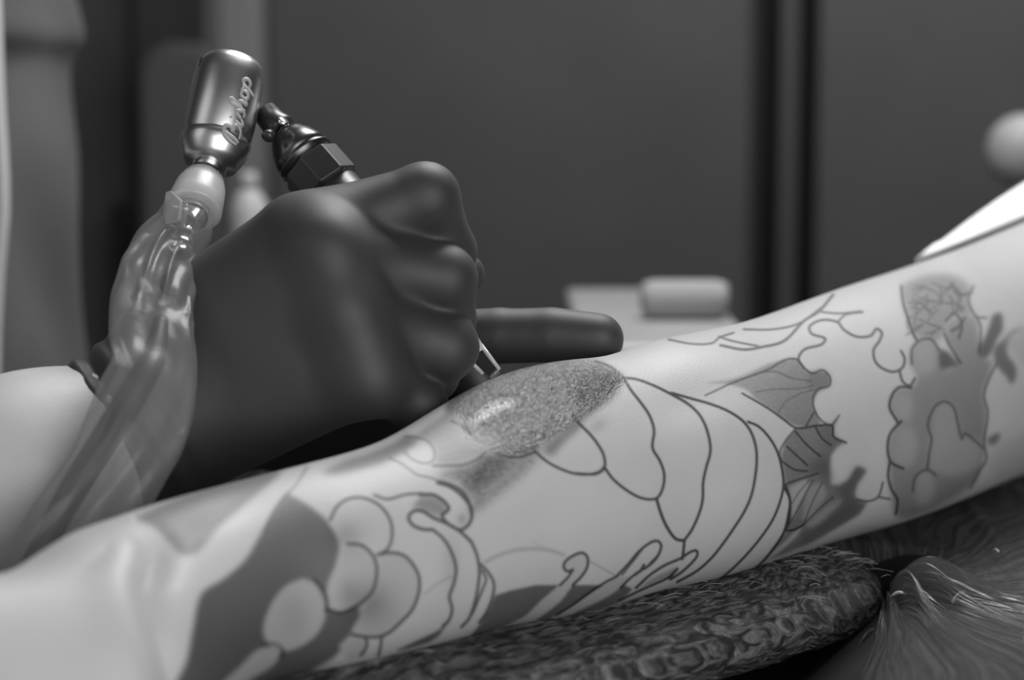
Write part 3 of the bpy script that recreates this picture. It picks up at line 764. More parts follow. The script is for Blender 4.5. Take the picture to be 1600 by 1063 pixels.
wash(c6([(1560, 560), (1700, 480), (1700, 640), (1520, 700), (1440, 720), (1430, 640)]), .86, 9)
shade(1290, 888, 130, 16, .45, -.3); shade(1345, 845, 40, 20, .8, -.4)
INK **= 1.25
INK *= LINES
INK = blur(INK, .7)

# ---- the limb itself
st = [(2250, 300, 1.33, 190), (1900, 425, 1.17, 200), (1700, 505, 1.06, 192), (1532, 570, .998, 183), (1365, 632, .895, 188), (1215, 680, .841, 184), (1058, 721, .782, 192),
      (1010, 734, .770, 188), (985, 741, .765, 184.5), (962, 746, .761, 187), (928, 752, .755, 193.5), (838, 773, .736, 197), (752, 803, .716, 180), (648, 846, .692, 164), (495, 886, .664, 160), (375, 912, .649, 156),
      (265, 958, .625, 170), (170, 1015, .60, 188), (100, 1080, .58, 200)]
row = []
for x, y, d, wpx in st:
    c = P(x, y, d); r = wpx * K * d
    row.append((*c, r, r * .95))
c = np.array(row[-1][:3]); hd = np.array([-.69, -.72, -.02]); hd /= np.linalg.norm(hd)
for s, ru, rv in ((.02, .038, .029), (.05, .040, .023), (.085, .038, .020), (.105, .030, .015), (.115, .016, .008)):
    row.append((*(c + hd * s), ru, rv))
NF, NBk = 380, 50
q = spline(np.array(row), 2400)
def soft_rows(a, sg):
    r = int(3 * sg); k = np.exp(-.5 * (np.arange(-r, r + 1) / sg) ** 2); k /= k.sum()
    out = np.empty_like(a)
    for j in range(a.shape[1]):
        col = a[:, j]; ext = np.concatenate([2 * col[0] - col[r:0:-1], col, 2 * col[-1] - col[-2:-r - 2:-1]])
        out[:, j] = np.convolve(ext, k, 'valid')
    return out
q = soft_rows(q, 20)
tan = soft_rows(np.gradient(q[:, :3], axis=0), 34)
pxs = project(q[:, :3])[0]
vis_ = (pxs > -120) & (pxs < 1720)
stp = max(1, int(vis_.sum() / 1350)); ids = np.arange(len(q))
keep = np.where(vis_, ids % stp == 0, ids % 16 == 0); keep[0] = keep[-1] = True
q, tan = q[keep], tan[keep]; NS = len(q)
cen, ru, rv = q[:, :3], q[:, 3], q[:, 4]
tan /= np.linalg.norm(tan, axis=1)[:, None]
view = cen - CAM; view /= np.linalg.norm(view, axis=1)[:, None]
nu = np.cross(tan, view); nu /= np.linalg.norm(nu, axis=1)[:, None]
nu[nu[:, 2] < 0] *= -1
nv = np.cross(tan, nu); nv[np.einsum('ij,ij->i', nv, view) > 0] *= -1
th = np.concatenate([np.linspace(-.30, math.pi + .30, NF), np.linspace(math.pi + .30, 2 * math.pi - .30, NBk + 2)[1:-1]])
ct, sn = np.cos(th), np.sin(th)
ring = cen[:, None] + (ru[:, None] * ct)[..., None] * nu[:, None] + (rv[:, None] * sn)[..., None] * nv[:, None]
nrm = (ct / 1.0)[None, :, None] * nu[:, None] + sn[None, :, None] * nv[:, None]
nrm /= np.linalg.norm(nrm, axis=2)[..., None]
V = ring.reshape(-1, 3); Nn = nrm.reshape(-1, 3)
X, Y, D = project(V)
facing = np.clip(-(np.einsum('ij,ij->i', Nn, (V - CAM) / np.linalg.norm(V - CAM, axis=1)[:, None])), -1, 1)
def bump_(px, py, sx, sy, amp, ang=0):
    c_, s_ = math.cos(ang), math.sin(ang)
    u = ((X - px) * c_ + (Y - py) * s_) / sx; v = (-(X - px) * s_ + (Y - py) * c_) / sy
    return amp * np.exp(-(u * u + v * v))
disp = np.zeros(len(V))
cr = spline(np.array([(150, 790), (200, 803), (232, 840), (236, 880), (228, 920), (236, 970), (252, 1020), (266, 1075), (280, 1140)], float), 90)
dist = np.full(len(V), 1e3); side = np.zeros(len(V))
near = np.where((X < 420) & (X > 60))[0]
for i in range(len(cr) - 1):
    a, b = cr[i], cr[i + 1]; dx, dy = b - a
    t_ = np.clip(((X[near] - a[0]) * dx + (Y[near] - a[1]) * dy) / (dx * dx + dy * dy), 0, 1)
    dd = np.hypot(X[near] - a[0] - t_ * dx, Y[near] - a[1] - t_ * dy)
    s2 = np.sign((X[near] - a[0]) * dy - (Y[near] - a[1]) * dx)
    up_ = dd < dist[near]; dist[near[up_]] = dd[up_]; side[near[up_]] = s2[up_]
vf = np.clip((Y - 800) / 60, 0, 1) * (facing > -.2)
disp += np.where(side > 0, -.0075 * np.exp(-(dist / 36.) ** 2), .0030 * np.exp(-((dist - 40) / 45.) ** 2) - .0026 * np.exp(-(dist / 26.) ** 2)) * vf * (dist < 200)
disp += bump_(1090, 620, 70, 40, -.0022, -.3) + bump_(850, 640, 130, 60, .0015, -.4) + bump_(1280, 520, 90, 60, .0012, -.3)
disp += bump_(340, 800, 60, 22, -.0012, -.4) + bump_(560, 790, 90, 40, .0008, -.3)
disp *= np.clip(facing + .3, 0, 1)
V = V + Nn * disp[:, None]
V[:, 2] = np.where((V[:, 2] < H0 - .001) & (V[:, 0] > -.085), H0 - .001 + (V[:, 2] - H0 + .001) * .15, V[:, 2])      # pressed flat where it rests
X, Y, D = project(V)
xi = np.clip(X + OX, 0, RW - 1.01); yi = np.clip(Y + OY, 0, RH - 1.01)
x0 = xi.astype(int); y0 = yi.astype(int); fx = xi - x0; fy = yi - y0
def samp(A):
    return A[y0, x0] * (1 - fx) * (1 - fy) + A[y0, x0 + 1] * fx * (1 - fy) + A[y0 + 1, x0] * (1 - fx) * fy + A[y0 + 1, x0 + 1] * fx * fy
vis = np.clip((facing + .25) / .2, 0, 1)
ink = 1 - (1 - samp(INK)) * vis; wet = samp(WET) * vis

def skin_material():
    m = bpy.data.materials.new('tattooed_skin'); m.use_nodes = True
    nt = m.node_tree; N = nt.nodes.new; L = nt.links.new; b = nt.nodes['Principled BSDF']
    ai = N('ShaderNodeAttribute'); ai.attribute_name = 'ink'; aw = N('ShaderNodeAttribute'); aw.attribute_name = 'wet'
    tc = N('ShaderNodeTexCoord')
    n = N('ShaderNodeTexNoise'); n.inputs['Scale'].default_value = 60; n.inputs['Detail'].default_value = 4; L(tc.outputs['Object'], n.inputs['Vector'])
    r = N('ShaderNodeMapRange'); r.inputs['To Min'].default_value = .425; r.inputs['To Max'].default_value = .47; L(n.outputs['Fac'], r.inputs['Value'])
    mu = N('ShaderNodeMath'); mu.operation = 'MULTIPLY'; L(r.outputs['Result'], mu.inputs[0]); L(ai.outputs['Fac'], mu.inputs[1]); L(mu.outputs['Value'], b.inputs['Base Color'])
    def ramp(stops):
        n_ = N('ShaderNodeValToRGB'); L(aw.outputs['Fac'], n_.inputs['Fac']); e_ = n_.color_ramp.elements
        e_[0].position, e_[0].color = stops[0][0], g3(stops[0][1]); e_[1].position, e_[1].color = stops[-1][0], g3(stops[-1][1])
        for p_, v_ in stops[1:-1]:
            x_ = e_.new(p_); x_.color = g3(v_)
        return n_
    rr = ramp([(0, .5), (.42, .25), (1, .20)]); L(rr.outputs['Color'], b.inputs['Roughness'])
    sp = ramp([(0, .35), (.42, .65), (1, 1.0)]); L(sp.outputs['Color'], b.inputs['Specular IOR Level'])
    # pores, stronger where the skin is worked and wet
    v = N('ShaderNodeTexVoronoi'); v.inputs['Scale'].default_value = 1300; L(tc.outputs['Object'], v.inputs['Vector'])
    n2 = N('ShaderNodeTexNoise'); n2.inputs['Scale'].default_value = 1150; n2.inputs['Detail'].default_value = 5; L(tc.outputs['Object'], n2.inputs['Vector'])
    ad = N('ShaderNodeMath'); ad.operation = 'ADD'; L(v.outputs['Distance'], ad.inputs[0]); L(n2.outputs['Fac'], ad.inputs[1])
    st_ = ramp([(0, .16), (.42, .72), (1, .3)])
    u = N('ShaderNodeBump'); u.inputs['Distance'].default_value = .0006; L(ad.outputs['Value'], u.inputs['Height']); L(st_.outputs['Color'], u.inputs['Strength']); L(u.outputs['Normal'], b.inputs['Normal'])
    return m
M_skin = skin_material()
# the hand beyond the wrist (outside the picture): loosely curled fingers
hc = c + hd * .10; fu = np.array([0, 0, 1.0]); fs_ = np.cross(hd, fu); fs_ /= np.linalg.norm(fs_)
if fs_ @ np.array([.7, -.7, 0]) > 0: fs_ = -fs_          # palm side, away from the camera
segs = []
for k, (off, ln) in enumerate(((.030, .9), (.010, 1.0), (-.010, .95), (-.029, .75))):
    a = hc + fu * off - hd * .012
    b = a + (hd * .040 + fs_ * .010) * ln; e = b + (hd * .012 + fs_ * .028) * ln; f = e + (-hd * .012 + fs_ * .018) * ln
    segs += [(a, b, .0105, .0095), (b, e, .0095, .0085), (e, f, .0085, .007)]
tb = c + hd * .03 + fu * .018 + fs_ * .012
segs += [(tb, tb + hd * .045 + fu * .004 + fs_ * .012, .015, .012), (tb + hd * .045 + fu * .004 + fs_ * .012, tb + hd * .078 - fu * .004 + fs_ * .022, .012, .009)]
def hand_fn(p):
    d = None
    for a, b, r0_, r1_ in segs:
        e = cap_sdf(p, a, b, r0_, r1_); d = e if d is None else smin(d, e, .003)
    return d
allp = np.array([s[i] for s in segs for i in (0, 1)])
hv, hf = surface_nets(hand_fn, allp.min(0) - .025, allp.max(0) + .025, .0022)
nr, nc = NS, len(th)
F = grid_faces(nr, nc, True)
body_v = np.vstack([V, hv]); body_f = np.vstack([F, hf + len(V)])
client = thing('person', 'client whose tattooed forearm lies on the wrapped armrest, white sleeve pushed up', 'person', (PZ(1280, 852, H0)) * [1, 1, 1])
bo = mesh_obj('body', body_v, body_f, M_skin, client)
nv_ = len(bo.data.vertices)
for nme, arr in (('ink', ink), ('wet', wet)):
    at_ = bo.data.attributes.new(nme, 'FLOAT', 'POINT')
    full = np.concatenate([arr, np.full(len(hv), 1.0 if nme == 'ink' else 0.0)]).astype(np.float32)
    at_.data.foreach_set('value', full)

# white sleeve: a tube with an oblique hem, two layers thick
sc_ = [(1395, 620, .92, 189), (1480, 590, .96, 186), (1580, 553, 1.01, 187), (1700, 505, 1.06, 197), (1850, 445, 1.13, 212), (2050, 370, 1.22, 228), (2330, 275, 1.37, 245)]
sr = np.array([(*P(x, y, d), wpx * K * d) for x, y, d, wpx in sc_])
sq = spline(sr, 400); th2 = np.linspace(0, 2 * np.pi, 160, endpoint=False)
tl = np.gradient(sq[:, :3], axis=0); tl /= np.linalg.norm(tl, axis=1)[:, None]
def sleeve_pt(u, t_, extra):
    i = np.clip(u * 399, 0, 398.99); k = i.astype(int); f = (i - k)[:, None]
    c_ = sq[k, :3] * (1 - f) + sq[k + 1, :3] * f; r_ = sq[k, 3] * (1 - f[:, 0]) + sq[k + 1, 3] * f[:, 0]
    tg = tl[k]; vw = c_ - CAM; vw /= np.linalg.norm(vw, axis=1)[:, None]
    a_ = np.cross(tg, vw); a_ /= np.linalg.norm(a_, axis=1)[:, None]; a_[a_[:, 2] < 0] *= -1
    b_ = np.cross(tg, a_); b_[np.einsum('ij,ij->i', b_, vw) > 0] *= -1
    fold = 1 + .5 * .020 * np.sin(5 * t_ + 9 * u) * np.clip(u * 4, .2, 1) + .5 * .012 * np.sin(11 * t_ - 14 * u)
    rr_ = (r_ + extra) * fold
    return c_ + (rr_ * np.cos(t_))[:, None] * a_ + (rr_ * np.sin(t_))[:, None] * b_
def hem(t_): return .11 + .46 * np.clip(np.sin(t_), 0, 1) + .10 * np.clip(-np.sin(t_), 0, 1) + .22 * (1 - np.cos(t_)) + .006 * np.sin(7 * t_)
rings = []
for ex, order in ((0.0, np.linspace(1, 0, 60)), (.0018, np.linspace(0, 1, 60))):
    for s in order:
        rings.append(sleeve_pt(hem(th2) * (1 - s) + s * 1.0, th2, ex + (.0012 if s < .04 else 0) + .021 * (1 - math.exp(-s / .22))))
rings = np.array(rings)
sl_o = loft('shirt_sleeve', rings, M_tee, client, cap=False); sl_o['label'] = 'white cotton sleeve pushed up'

sh0 = P(2330, 275, 1.37)
def shirt_fn(p):
    d = cap_sdf(p, sh0 - np.array([.03, .03, .0]), sh0 + np.array([.10, .12, -.015]), .105, .125)
    d = smin(d, cap_sdf(p, sh0 + np.array([.12, .10, -.03]), sh0 + np.array([.55, -.12, -.05]), .135, .125), .05)
    return d - .004 * vnoise(p, 26, 71, 2)
v_, f_ = surface_nets(shirt_fn, sh0 + [-.2, -.35, -.3], sh0 + [.75, .35, .25], .006)
o = mesh_obj('shirt', v_, f_, M_tee, client)
o.modifiers.new('smooth', 'SMOOTH').iterations = 3
# ================================================================== THE ARTIST
artist = thing('person', 'tattoo artist in grey shirt and black gloves guiding the tattoo machine', 'person', (-.47, .55, 0))
def seg(*jn):
    """joints (x, y, depth, radius px) -> consecutive tapered capsules"""
    o = []
    for a, b in zip(jn, jn[1:]):
        o.append((P(*a[:3]), P(*b[:3]), a[3] * K * a[2], b[3] * K * b[2]))
    return o
def chain(p, segs_, k):
    d = None
    for a, b, r0_, r1_ in segs_:
        e = cap_sdf(p, a, b, r0_, r1_); d = e if d is None else smin(d, e, k)
    return d
# right hand
R_palm = (seg((300, 520, .756, 88), (458, 362, .738, 44)) + seg((285, 570, .752, 94), (512, 398, .7255, 52)) + seg((268, 635, .750, 92), (540, 492, .7235, 50))
          + seg((262, 700, .752, 74), (578, 590, .7245, 46)) + seg((340, 480, .782, 74), (440, 384, .785, 48)))
R_web = (seg((500, 372, .737, 50), (590, 345, .748, 42)) + seg((530, 452, .730, 50), (612, 418, .743, 42)) + seg((560, 545, .729, 48), (612, 512, .740, 42)))
R_cuff = seg((300, 610, .752, 108), (165, 690, .742, 127))
FA = seg((458, 362, .738, 44), (664, 310, .744, 54)) + seg((664, 310, .744, 54), (702, 392, .756, 42)) + seg((702, 392, .756, 42), (700, 470, .780, 30))
FB = seg((512, 398, .7270, 48), (692, 436, .741, 52)) + seg((692, 436, .741, 52), (702, 500, .752, 40)) + seg((702, 500, .752, 40), (690, 545, .775, 27))
FC = seg((540, 492, .7265, 46), (692, 542, .740, 54)) + seg((692, 542, .740, 54), (680, 590, .752, 34)) + seg((680, 590, .752, 34), (668, 610, .772, 24))
FD = seg((578, 590, .7270, 44), (655, 634, .736, 43)) + seg((655, 634, .736, 43), (645, 655, .752, 28)) + seg((645, 655, .752, 28), (630, 645, .775, 24))
FT = seg((500, 352, .788, 42), (640, 372, .808, 38)) + seg((640, 372, .808, 38), (726, 428, .796, 32))
knuck = [(P(510, 392, .7235), .0085), (P(540, 490, .7215), .0085), (P(578, 588, .7225), .008)]
cuff_a, cuff_b = P(300, 610, .752), P(165, 690, .742)
cdir = (cuff_b - cuff_a) / np.linalg.norm(cuff_b - cuff_a); clen = np.linalg.norm(cuff_b - cuff_a)
def glove_fn(p):
    palm = smin(chain(p, R_palm, .018), chain(p, R_web, .012), .012)
    palm = smin(palm, chain(p, R_cuff, .01), .012)
    for kp, kr in knuck:
        palm = smin(palm, np.linalg.norm(p - kp, axis=1) - kr * .8, .016)
    out = None
    for fg, kk in ((FA, .012), (FB, .010), (FC, .010), (FD, .009), (FT, .010)):
        e = smin(palm, chain(p, fg, .0035), kk)
        out = e if out is None else smin(out, e, .0032)
    # bunched cuff: ring folds along the wrist, faint tension folds on the back
    q = p - cuff_a; u = q @ cdir
    f = np.clip((u - clen * .35) / (clen * .35), 0, 1)
    out = out - f * .0013 * np.sin(u * 640 + 1.6 * vnoise(p, 70, 31, 1)) - f * .0010 * vnoise(p, 260, 32, 2)
    out = out - .00035 * vnoise(p, 110, 35, 2)
    out = np.maximum(out, u - clen * 1.02)
    return out
lo = np.array([P(70, 240, .72)[0], CAM[1] + .60, P(0, 830, .76)[2] - .02]); hi = np.array([P(790, 0, .8)[0], CAM[1] + .86, P(0, 225, .74)[2] + .012])
gv, gf = surface_nets(glove_fn, lo, hi, .0009)
glove_m = M_glove
go = mesh_obj('glove', gv, gf, glove_m, artist)
md = go.modifiers.new('smooth', 'SMOOTH'); md.factor = .5; md.iterations = 3
# left hand: thumb laid along the skin, the rest behind the right hand
L_palm = seg((440, 600, .90, 74), (590, 545, .86, 58)) + seg((450, 640, .91, 70), (610, 610, .875, 50)) + seg((450, 660, .92, 66), (610, 660, .885, 46)) + seg((440, 590, .88, 60), (600, 535, .815, 46))
LT = seg((600, 534, .815, 47), (780, 525, .804, 43.5), (860, 524, .800, 43), (935, 529, .797, 41))
LF = [seg((590, 545, .86, 40), (690, 560, .90, 36), (740, 620, .90, 32), (730, 680, .89, 28)), seg((610, 600, .875, 40), (700, 620, .92, 36), (745, 680, .915, 32), (730, 735, .90, 28)),
      seg((610, 640, .885, 38), (690, 670, .93, 35), (725, 730, .925, 31), (705, 780, .91, 27)), seg((600, 670, .89, 34), (660, 715, .935, 31), (690, 765, .93, 27), (675, 805, .915, 24))]
L_cuff = seg((450, 625, .90, 80), (370, 650, .94, 84))
def glove_l(p):
    palm = smin(chain(p, L_palm, .014), chain(p, L_cuff, .01), .01); out = smin(palm, chain(p, LT, .0012), .009)
    for fg in LF:
        out = smin(out, smin(palm, chain(p, fg, .003), .006), .002)
    a = P(450, 625, .90); dr = P(370, 650, .94) - a; ln = np.linalg.norm(dr); u = (p - a) @ (dr / ln)
    out = out - .0012 * np.sin(u * 600) * np.clip(u / .02, 0, 1) - .0003 * vnoise(p, 130, 41, 2)
    return np.maximum(out, u - ln)
pts = np.array([s[i] for s in L_palm + L_cuff + LT + sum(LF, []) for i in (0, 1)])
lv, lf = surface_nets(glove_l, pts.min(0) - .03, pts.max(0) + .03, .0013)
go2 = mesh_obj('glove', lv, lf, glove_m, artist)
md = go2.modifiers.new('smooth', 'SMOOTH'); md.factor = .5; md.iterations = 12
# arms (skin), joined at the shoulders inside the shirt
shR, shL = np.array([-.50, .36, 1.20]), np.array([-.50, .80, 1.20])
elR = P(-900, 1040, .74); elL = P(-90, 960, 1.2)
body = [(P(230, 655, .745), P(60, 735, .732), 96 * K * .738, 142 * K * .728), (P(60, 735, .728), P(-300, 850, .72), 142 * K * .728, 176 * K * .72),
        (P(-300, 850, .72), elR, 176 * K * .72, .040), (elR, shR, .042, .055), (shR, shL, .055, .055),
        (shL, elL, .052, .042), (elL, P(400, 640, .93), .043, .025)]
def body_fn(p): return chain(p, body, .02)
pts = np.array([s[i] for s in body for i in (0, 1)])
bv, bf = surface_nets(body_fn, pts.min(0) - .07, pts.max(0) + .07, .004)
ob = mesh_obj('body', bv, bf, M_skin2, artist)
md = ob.modifiers.new('smooth', 'SMOOTH'); md.factor = .5; md.iterations = 4
# shirt: torso with hanging folds, short sleeves
edge = spline(np.array([(-700, 175), (-300, 150), (-60, 112), (10, 122), (55, 128), (95, 108), (140, 107), (250, 122), (400, 128), (480, 138), (580, 158), (700, 176), (900, 190), (1400, 190)], float)[:, ::-1][:, ::-1], 260)
nz = 260; ths = np.linspace(0, 2 * np.pi, 220, endpoint=False); rings = []
for py, px in edge:
    e = P(px, py, 1.33); rx, ry = .155, .205
    cx = e[0] - rx - .010; cz = e[2]
    shrink = 1.0
    if py < -420: shrink = max(.25, 1 - ((-420 - py) / 280) ** 2 * .7)
    fold = 1 + .035 * np.sin(3 * ths + py * .006) * np.clip((py + 100) / 500, 0, 1) + .02 * np.sin(7 * ths + 1.5 * math.sin(py * .007)) + .012 * np.sin(13 * ths - py * .01)
    rg = np.stack([cx + rx * shrink * fold * np.cos(ths), e[1] + ry * shrink * fold * np.sin(ths), np.full(220, cz)], -1)
    rings.append(rg)
sh = loft('shirt', rings, M_shirt, artist); sh['label'] = 'grey cotton shirt with hanging folds'
for a, b, nme in ((shR, elR, 'R'), (shL, elL, 'L')):
    d = b - a; e = a + d * .55
    ps = [a - d * .05 - [0, 0, -.01], a + d * .2, a + d * .4, e]
    tube('shirt_sleeve', ps, [.07, .075, .072, .070], M_shirt, artist, n=32, samples=24)
# thin pale strip down the shirt front, left frame edge
ps = [P(6, y, 1.115 - .0) for y in (-200, 150, 300, 430, 560)]
ps = [P(x, y, 1.168) for x, y in ((-14, -500), (-14, -200), (-4, 150), (2, 250), (4, 330), (-4, 420), (-10, 560), (-10, 1000))]
M_pale_strip = mat('pale_strip_surface', .5, .5, bump=(700, .0004, .3))
tube('pale_strip', ps, .0042, M_pale_strip, artist, samples=30)

# ================================================================== MACHINE
mb = P(735, 565, .765)
machine = thing('tattoo_machine', 'rotary tattoo machine with metal motor and hexagonal grip held in black glove', 'tattoo machine', P(785, 582, .757))
m0, m1 = P(329, 260, .782), P(364, 96, .800)
pm = K * .792
Lm = np.linalg.norm(m1 - m0)
prof = [(-.004, .0002), (-.004, 24 * pm), (.0, 26 * pm), (.0003, 40 * pm), (.003, 46 * pm), (.0062, 52 * pm), (.0085, 54.5 * pm), (.0105, 55 * pm), (.0112, 53.5 * pm), (.0119, 53.5 * pm), (.0126, 55 * pm),
        (Lm * .80, 55 * pm), (Lm * .9, 53 * pm), (Lm * .97, 46 * pm), (Lm, 36 * pm), (Lm + .0008, 20 * pm), (Lm + .0008, .0002)]
lathe('motor_housing', m0, m1, prof, M_motor, machine, n=96)
ax_m, um, vm = frame(m1 - m0, FWD * -1)       # um faces the camera
# dark vent slot near the top left
sv = vm if vm[0] < 0 else -vm
pa = m0 + ax_m * Lm * .86 + (um * .55 + sv * .80) * 51 * pm
tube('vent_slot', [pa - ax_m * .0035, pa + ax_m * .0022], .0014, M_black, machine, n=12)
# script lettering wrapped on the shell, reading upwards
def on_shell(s, h):
    """s along the axis from the base (m), h across (m, to the right)"""
    r_ = 55 * pm + .00015
    a = 0.60 + h / r_
    rt = -sv
    return m0 + ax_m * s + (um * math.cos(a) + rt * math.sin(a)) * r_
nl = np.array
def stroke(pts, wd):
    ps = spline(nl(pts, float), max(len(pts) * 5, 8))
    rows = []
    for i, (s, h) in enumerate(ps):
        j = min(max(i, 1), len(ps) - 2)
        d = ps[j + 1] - ps[j - 1]; d /= np.linalg.norm(d) + 1e-9
        nn = nl([-d[1], d[0]]); ww = wd * (0.6 + .4 * math.sin(math.pi * i / (len(ps) - 1)))
        rows.append([on_shell(*(nl([s, h]) + nn * ww / 2)), on_shell(*(nl([s, h]) - nn * ww / 2))])
    return nl(rows)
letters = {   # (along, across) in units of x-height; italic script
 'B': [[(0, .0), (.5, .15), (1.9, .45)], [(.2, -.2), (1.2, -.1), (1.9, .3), (1.9, .9), (1.3, 1.0), (1.0, .6), (1.0, .9), (.7, 1.3), (.1, 1.0), (0, .3)]],
 'i': [[(1.0, .30), (.5, .18), (.08, .10), (0, .3), (.25, .6)], [(1.45, .42), (1.62, .48)]],
 's': [[(.3, 0), (1.05, .4), (.6, .6), (.1, .6), (0, .2)]],
 'h': [[(0, 0), (1.0, .25), (2.0, .6), (1.8, .25), (0, .05)], [(.5, .15), (1, .5), (.7, .65), (0, .55), (.3, .95)]],
 'o': [[(.9, .5), (.9, .15), (.3, .0), (0, .3), (.4, .6), (.9, .5), (.8, .85)]],
 'p': [[(1, .2), (0, 0), (-.9, -.25)], [(.6, .1), (1, .5), (.6, .75), (.1, .6), (.1, .2)]]}
vs, fs = [], []
xh = .0047; adv = 0.0
vs_f = []
for ch, w_ in (('B', 1.25), ('i', .6), ('s', .7), ('h', .95), ('o', .8), ('p', .9)):
    for strk in letters[ch]:
        # text runs along +axis downwards->upwards: 'along' letters = baseline advance on the axis
        pts = [(.0070 + (adv + h_ * 1.0) * .0055, .0034 - s_ * xh * .78) for s_, h_ in strk]
        rr_ = stroke(pts, .0017)
        b0 = len(vs); n_ = len(rr_)
        for a_, b_ in rr_:
            vs += [a_, b_]
        fs += [(b0 + 2 * i, b0 + 2 * i + 1, b0 + 2 * i + 3, b0 + 2 * i + 2) for i in range(n_ - 1)]
    adv += w_
lo_ = mesh_obj('lettering', vs, fs, M_letter, machine)
so = lo_.modifiers.new('thickness', 'SOLIDIFY'); so.thickness = .00004; so.offset = 0
# neck, thumb screw, collar, hexagonal vise, grip
gA, gB = P(470, 240, .795), P(757, 567, .763)
gax = (gB - gA) / np.linalg.norm(gB - gA); pg = K * .79
def gp(s): return gA + gax * s * pg
lathe('neck', gp(-95), gp(0), [(0, 20 * pg), (24 * pg, 22 * pg), (34 * pg, 26 * pg), (42 * pg, 26 * pg), (45 * pg, 20 * pg), (64 * pg, 20 * pg)], M_black, machine)
sc0 = P(432, 205, .787); sc1 = P(446, 186, .784)
lathe('thumb_screw', sc0, sc1, [(0, 4 * pg), (15 * pg, 4.5 * pg), (16 * pg, 9 * pg), (23 * pg, 9.5 * pg), (24 * pg, 6 * pg)], M_steel, machine, n=20)
k0 = P(424, 208, .784); k1 = P(405, 224, .778)
lathe('set_screw', k0, k1, [(0, 7 * pg), (8 * pg, 10 * pg), (14 * pg, 9 * pg), (16 * pg, 3 * pg)], M_black, machine, n=24)
lathe('collar', gp(-44), gp(40), [(0, 17 * pg), (2 * pg, 25 * pg), (10 * pg, 32 * pg), (14 * pg, 33 * pg), (22 * pg, 39 * pg), (40 * pg, 45 * pg), (48 * pg, 46 * pg), (50 * pg, 44 * pg), (53 * pg, 44 * pg), (55 * pg, 48 * pg), (59 * pg, 48 * pg), (61 * pg, 44 * pg), (66 * pg, 44 * pg)], M_gun, machine, n=64)
hx = lathe('hex_vise', gp(22), gp(90), [(0, 40 * pg), (2 * pg, 47 * pg), (6 * pg, 52 * pg), (56 * pg, 52 * pg), (62 * pg, 46 * pg), (62 * pg, 38 * pg)], M_black, machine, sides=8, smooth=False, ref=UP + .75 * RT)
bv_ = hx.modifiers.new('bevel', 'BEVEL'); bv_.width = .0005; bv_.segments = 3
lathe('grip', gp(80), gp(340), [(0, 40 * pg), (4 * pg, 44 * pg), (150 * pg, 44 * pg), (200 * pg, 40 * pg), (250 * pg, 36 * pg)], M_black, machine)
tipo = lathe('tube_tip', gp(335), gp(465), [(0, 34 * pg), (40 * pg, 27 * pg), (75 * pg, 20 * pg), (106 * pg, 15 * pg), (106 * pg, 12.5 * pg), (60 * pg, 18 * pg)], M_tip, machine, n=40)
ag, ug, vg = frame(gax, FWD * -1)
sid = vg if vg @ UP > 0 else -vg                         # up and to the right
for off, e0_, e1_ in ((13, 432, 480), (-16, 420, 468)):
    rr_ = [gp(e0_) + sid * off * pg + ug * 3 * pg, gp(e1_) + sid * (off * .8) * pg + ug * 2 * pg]
    tube('tip_rail', rr_, [.0011, .0007], M_tip, machine, n=10)
a_, b_ = gp(415), gp(474)
w0, w1 = 11 * pg, 9 * pg
ndl = mesh_obj('needle_bar', [a_ + sid * w0 + ug * 2 * pg, a_ - sid * w0 + ug * 2 * pg, b_ - sid * w1 + ug * 1 * pg, b_ + sid * w1 + ug * 1 * pg,
                              a_ + sid * w0 - ug * 5 * pg, a_ - sid * w0 - ug * 5 * pg, b_ - sid * w1 - ug * 3 * pg, b_ + sid * w1 - ug * 3 * pg],
               [(0, 1, 2, 3), (7, 6, 5, 4), (0, 3, 7, 4), (1, 5, 6, 2), (0, 4, 5, 1), (3, 2, 6, 7)], M_black, machine, smooth=False)
for k in range(7):
    o_ = (k - 3) * 2.4
    tube('needle', [gp(468) + sid * o_ * pg, gp(484) + sid * o_ * .9 * pg], [.00022, .00005], M_steel, machine, n=6)

# ================================================================== CLIP CORD IN ITS SLEEVE
cordt = thing('clip_cord', 'black clip cord in a milky plastic sleeve hanging from the motor', 'cord', P(312, 290, .775))
n0, n1 = P(327, 254, .782), P(272, 420, .742)
cax = n1 - n0; cl = np.linalg.norm(cax); pc_ = K * .765
lathe('plug', n0, n1, [(-.002, 20 * pc_), (0, 24 * pc_), (10 * pc_, 25 * pc_), (14 * pc_, 22 * pc_), (18 * pc_, 27 * pc_), (44 * pc_, 28 * pc_), (46 * pc_, 22 * pc_), (100 * pc_, 20 * pc_), (102 * pc_, 26 * pc_), (130 * pc_, 26 * pc_), (134 * pc_, 18 * pc_), (180 * pc_, 14 * pc_), (182 * pc_, 19 * pc_), (205 * pc_, 18 * pc_), (210 * pc_, 10 * pc_)], M_steel, cordt, n=48)
lathe('collar', n0 + cax / cl * 38 * pc_, n1, [(0, 27 * pc_), (2 * pc_, 33 * pc_), (24 * pc_, 40 * pc_), (52 * pc_, 43 * pc_), (74 * pc_, 45 * pc_), (77 * pc_, 42 * pc_), (72 * pc_, 30 * pc_)], M_collar, cordt, n=56)
tb0 = P(287, 318, .762)
tabv = [P(258, 300, .762), P(266, 297, .758), P(284, 312, .752), P(280, 345, .748), P(258, 352, .754), P(254, 330, .760)]
tv = tabv + [v + FWD * .006 for v in tabv]
tf = [tuple(range(6)), tuple(range(11, 5, -1))] + [(i, 6 + i, 6 + (i + 1) % 6, (i + 1) % 6) for i in range(6)]
o = mesh_obj('collar_tab', tv, tf, M_collar, cordt, smooth=False); bm_ = o.modifiers.new('bevel', 'BEVEL'); bm_.width = .001; bm_.segments = 3
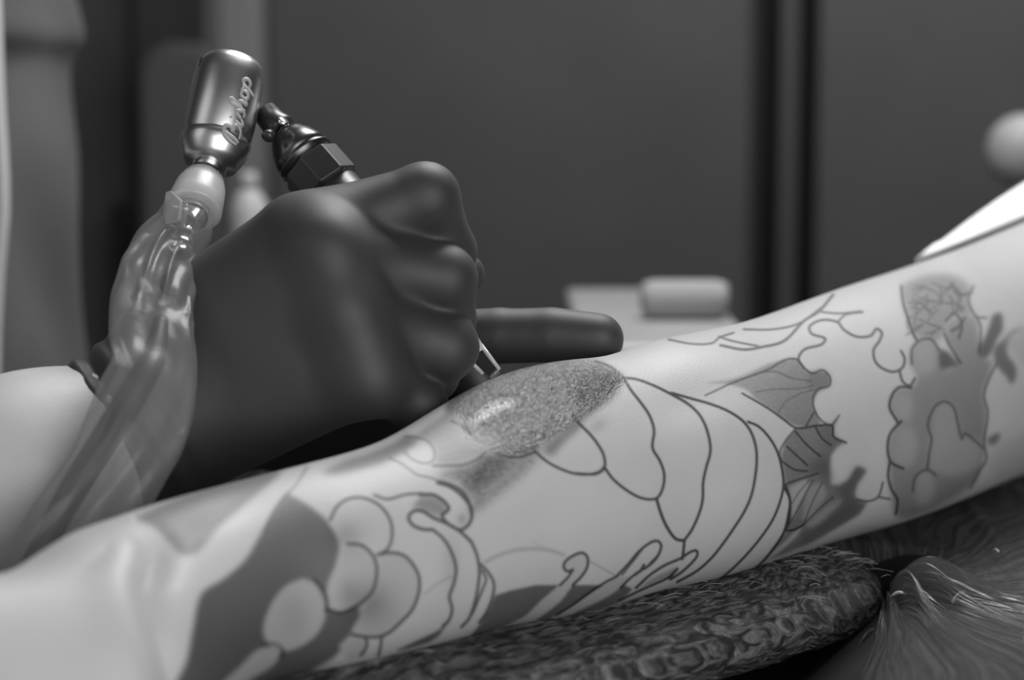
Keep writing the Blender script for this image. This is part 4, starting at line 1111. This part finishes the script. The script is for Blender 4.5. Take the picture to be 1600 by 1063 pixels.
tube('cable', [P(252, 500, .712), P(238, 560, .699), P(206, 618, .690), P(162, 690, .680), P(112, 770, .672), P(66, 855, .666), P(28, 930, .662), P(-40, 1060, .663), P(-160, 1250, .658)],
     [12 * K * .7, 20 * K * .7, 24 * K * .68, 23 * K * .68, 22 * K * .68, 20 * K * .66, 20 * K * .66, 20 * K * .66, 20 * K * .66], M_cord, cordt, n=20, samples=70)
ss = [(293, 335, .757, 40, 36), (283, 360, .752, 48, 34), (262, 395, .745, 56, 32), (246, 440, .726, 62, 30), (236, 500, .711, 67, 28), (240, 560, .698, 66, 28), (232, 610, .690, 74, 36), (214, 668, .682, 78, 38), (184, 730, .676, 74, 38),
      (146, 790, .671, 74, 38), (104, 850, .667, 76, 38), (50, 930, .663, 78, 38), (-20, 1040, .659, 80, 38), (-140, 1230, .65, 80, 28)]
sr = spline(np.array([(*P(x, y, d), a * K * d, b * K * d) for x, y, d, a, b in ss]), 320)
tl = np.gradient(sr[:, :3], axis=0); ths = np.linspace(0, 2 * np.pi, 144, endpoint=False); rings = []
for i in range(320):
    c_, a_, b_ = sr[i, :3], sr[i, 3], sr[i, 4]
    tg = tl[i] / np.linalg.norm(tl[i]); vw = (c_ - CAM); vw /= np.linalg.norm(vw)
    sd = np.cross(tg, vw); sd /= np.linalg.norm(sd); fr = np.cross(sd, tg)
    if fr @ vw > 0: fr = -fr
    f_ = i / 319
    wr = 1 + .10 * np.sin(4 * ths + 14 * f_) * (f_ > .02) + .06 * np.sin(9 * ths - 30 * f_) + .05 * np.sin(22 * f_ * 3 + 3 * ths)
    ridge = .0024 * np.exp(-((ths - 1.9) / .10) ** 2) * (.06 < f_ < .32) + .0022 * np.exp(-((ths - 1.35) / .09) ** 2) * (.1 < f_ < .30) + .0016 * np.exp(-((ths - .5) / .1) ** 2) * (.25 < f_ < .5)
    rr_ = np.cos(ths)[:, None] * sd * a_ * (1 + (wr[:, None] - 1) * .25) + np.sin(ths)[:, None] * fr * (b_ * wr + ridge)[:, None]
    rings.append(c_ + rr_)
sv_ = loft('plastic_sleeve', rings, M_sleeve, cordt, cap=False)
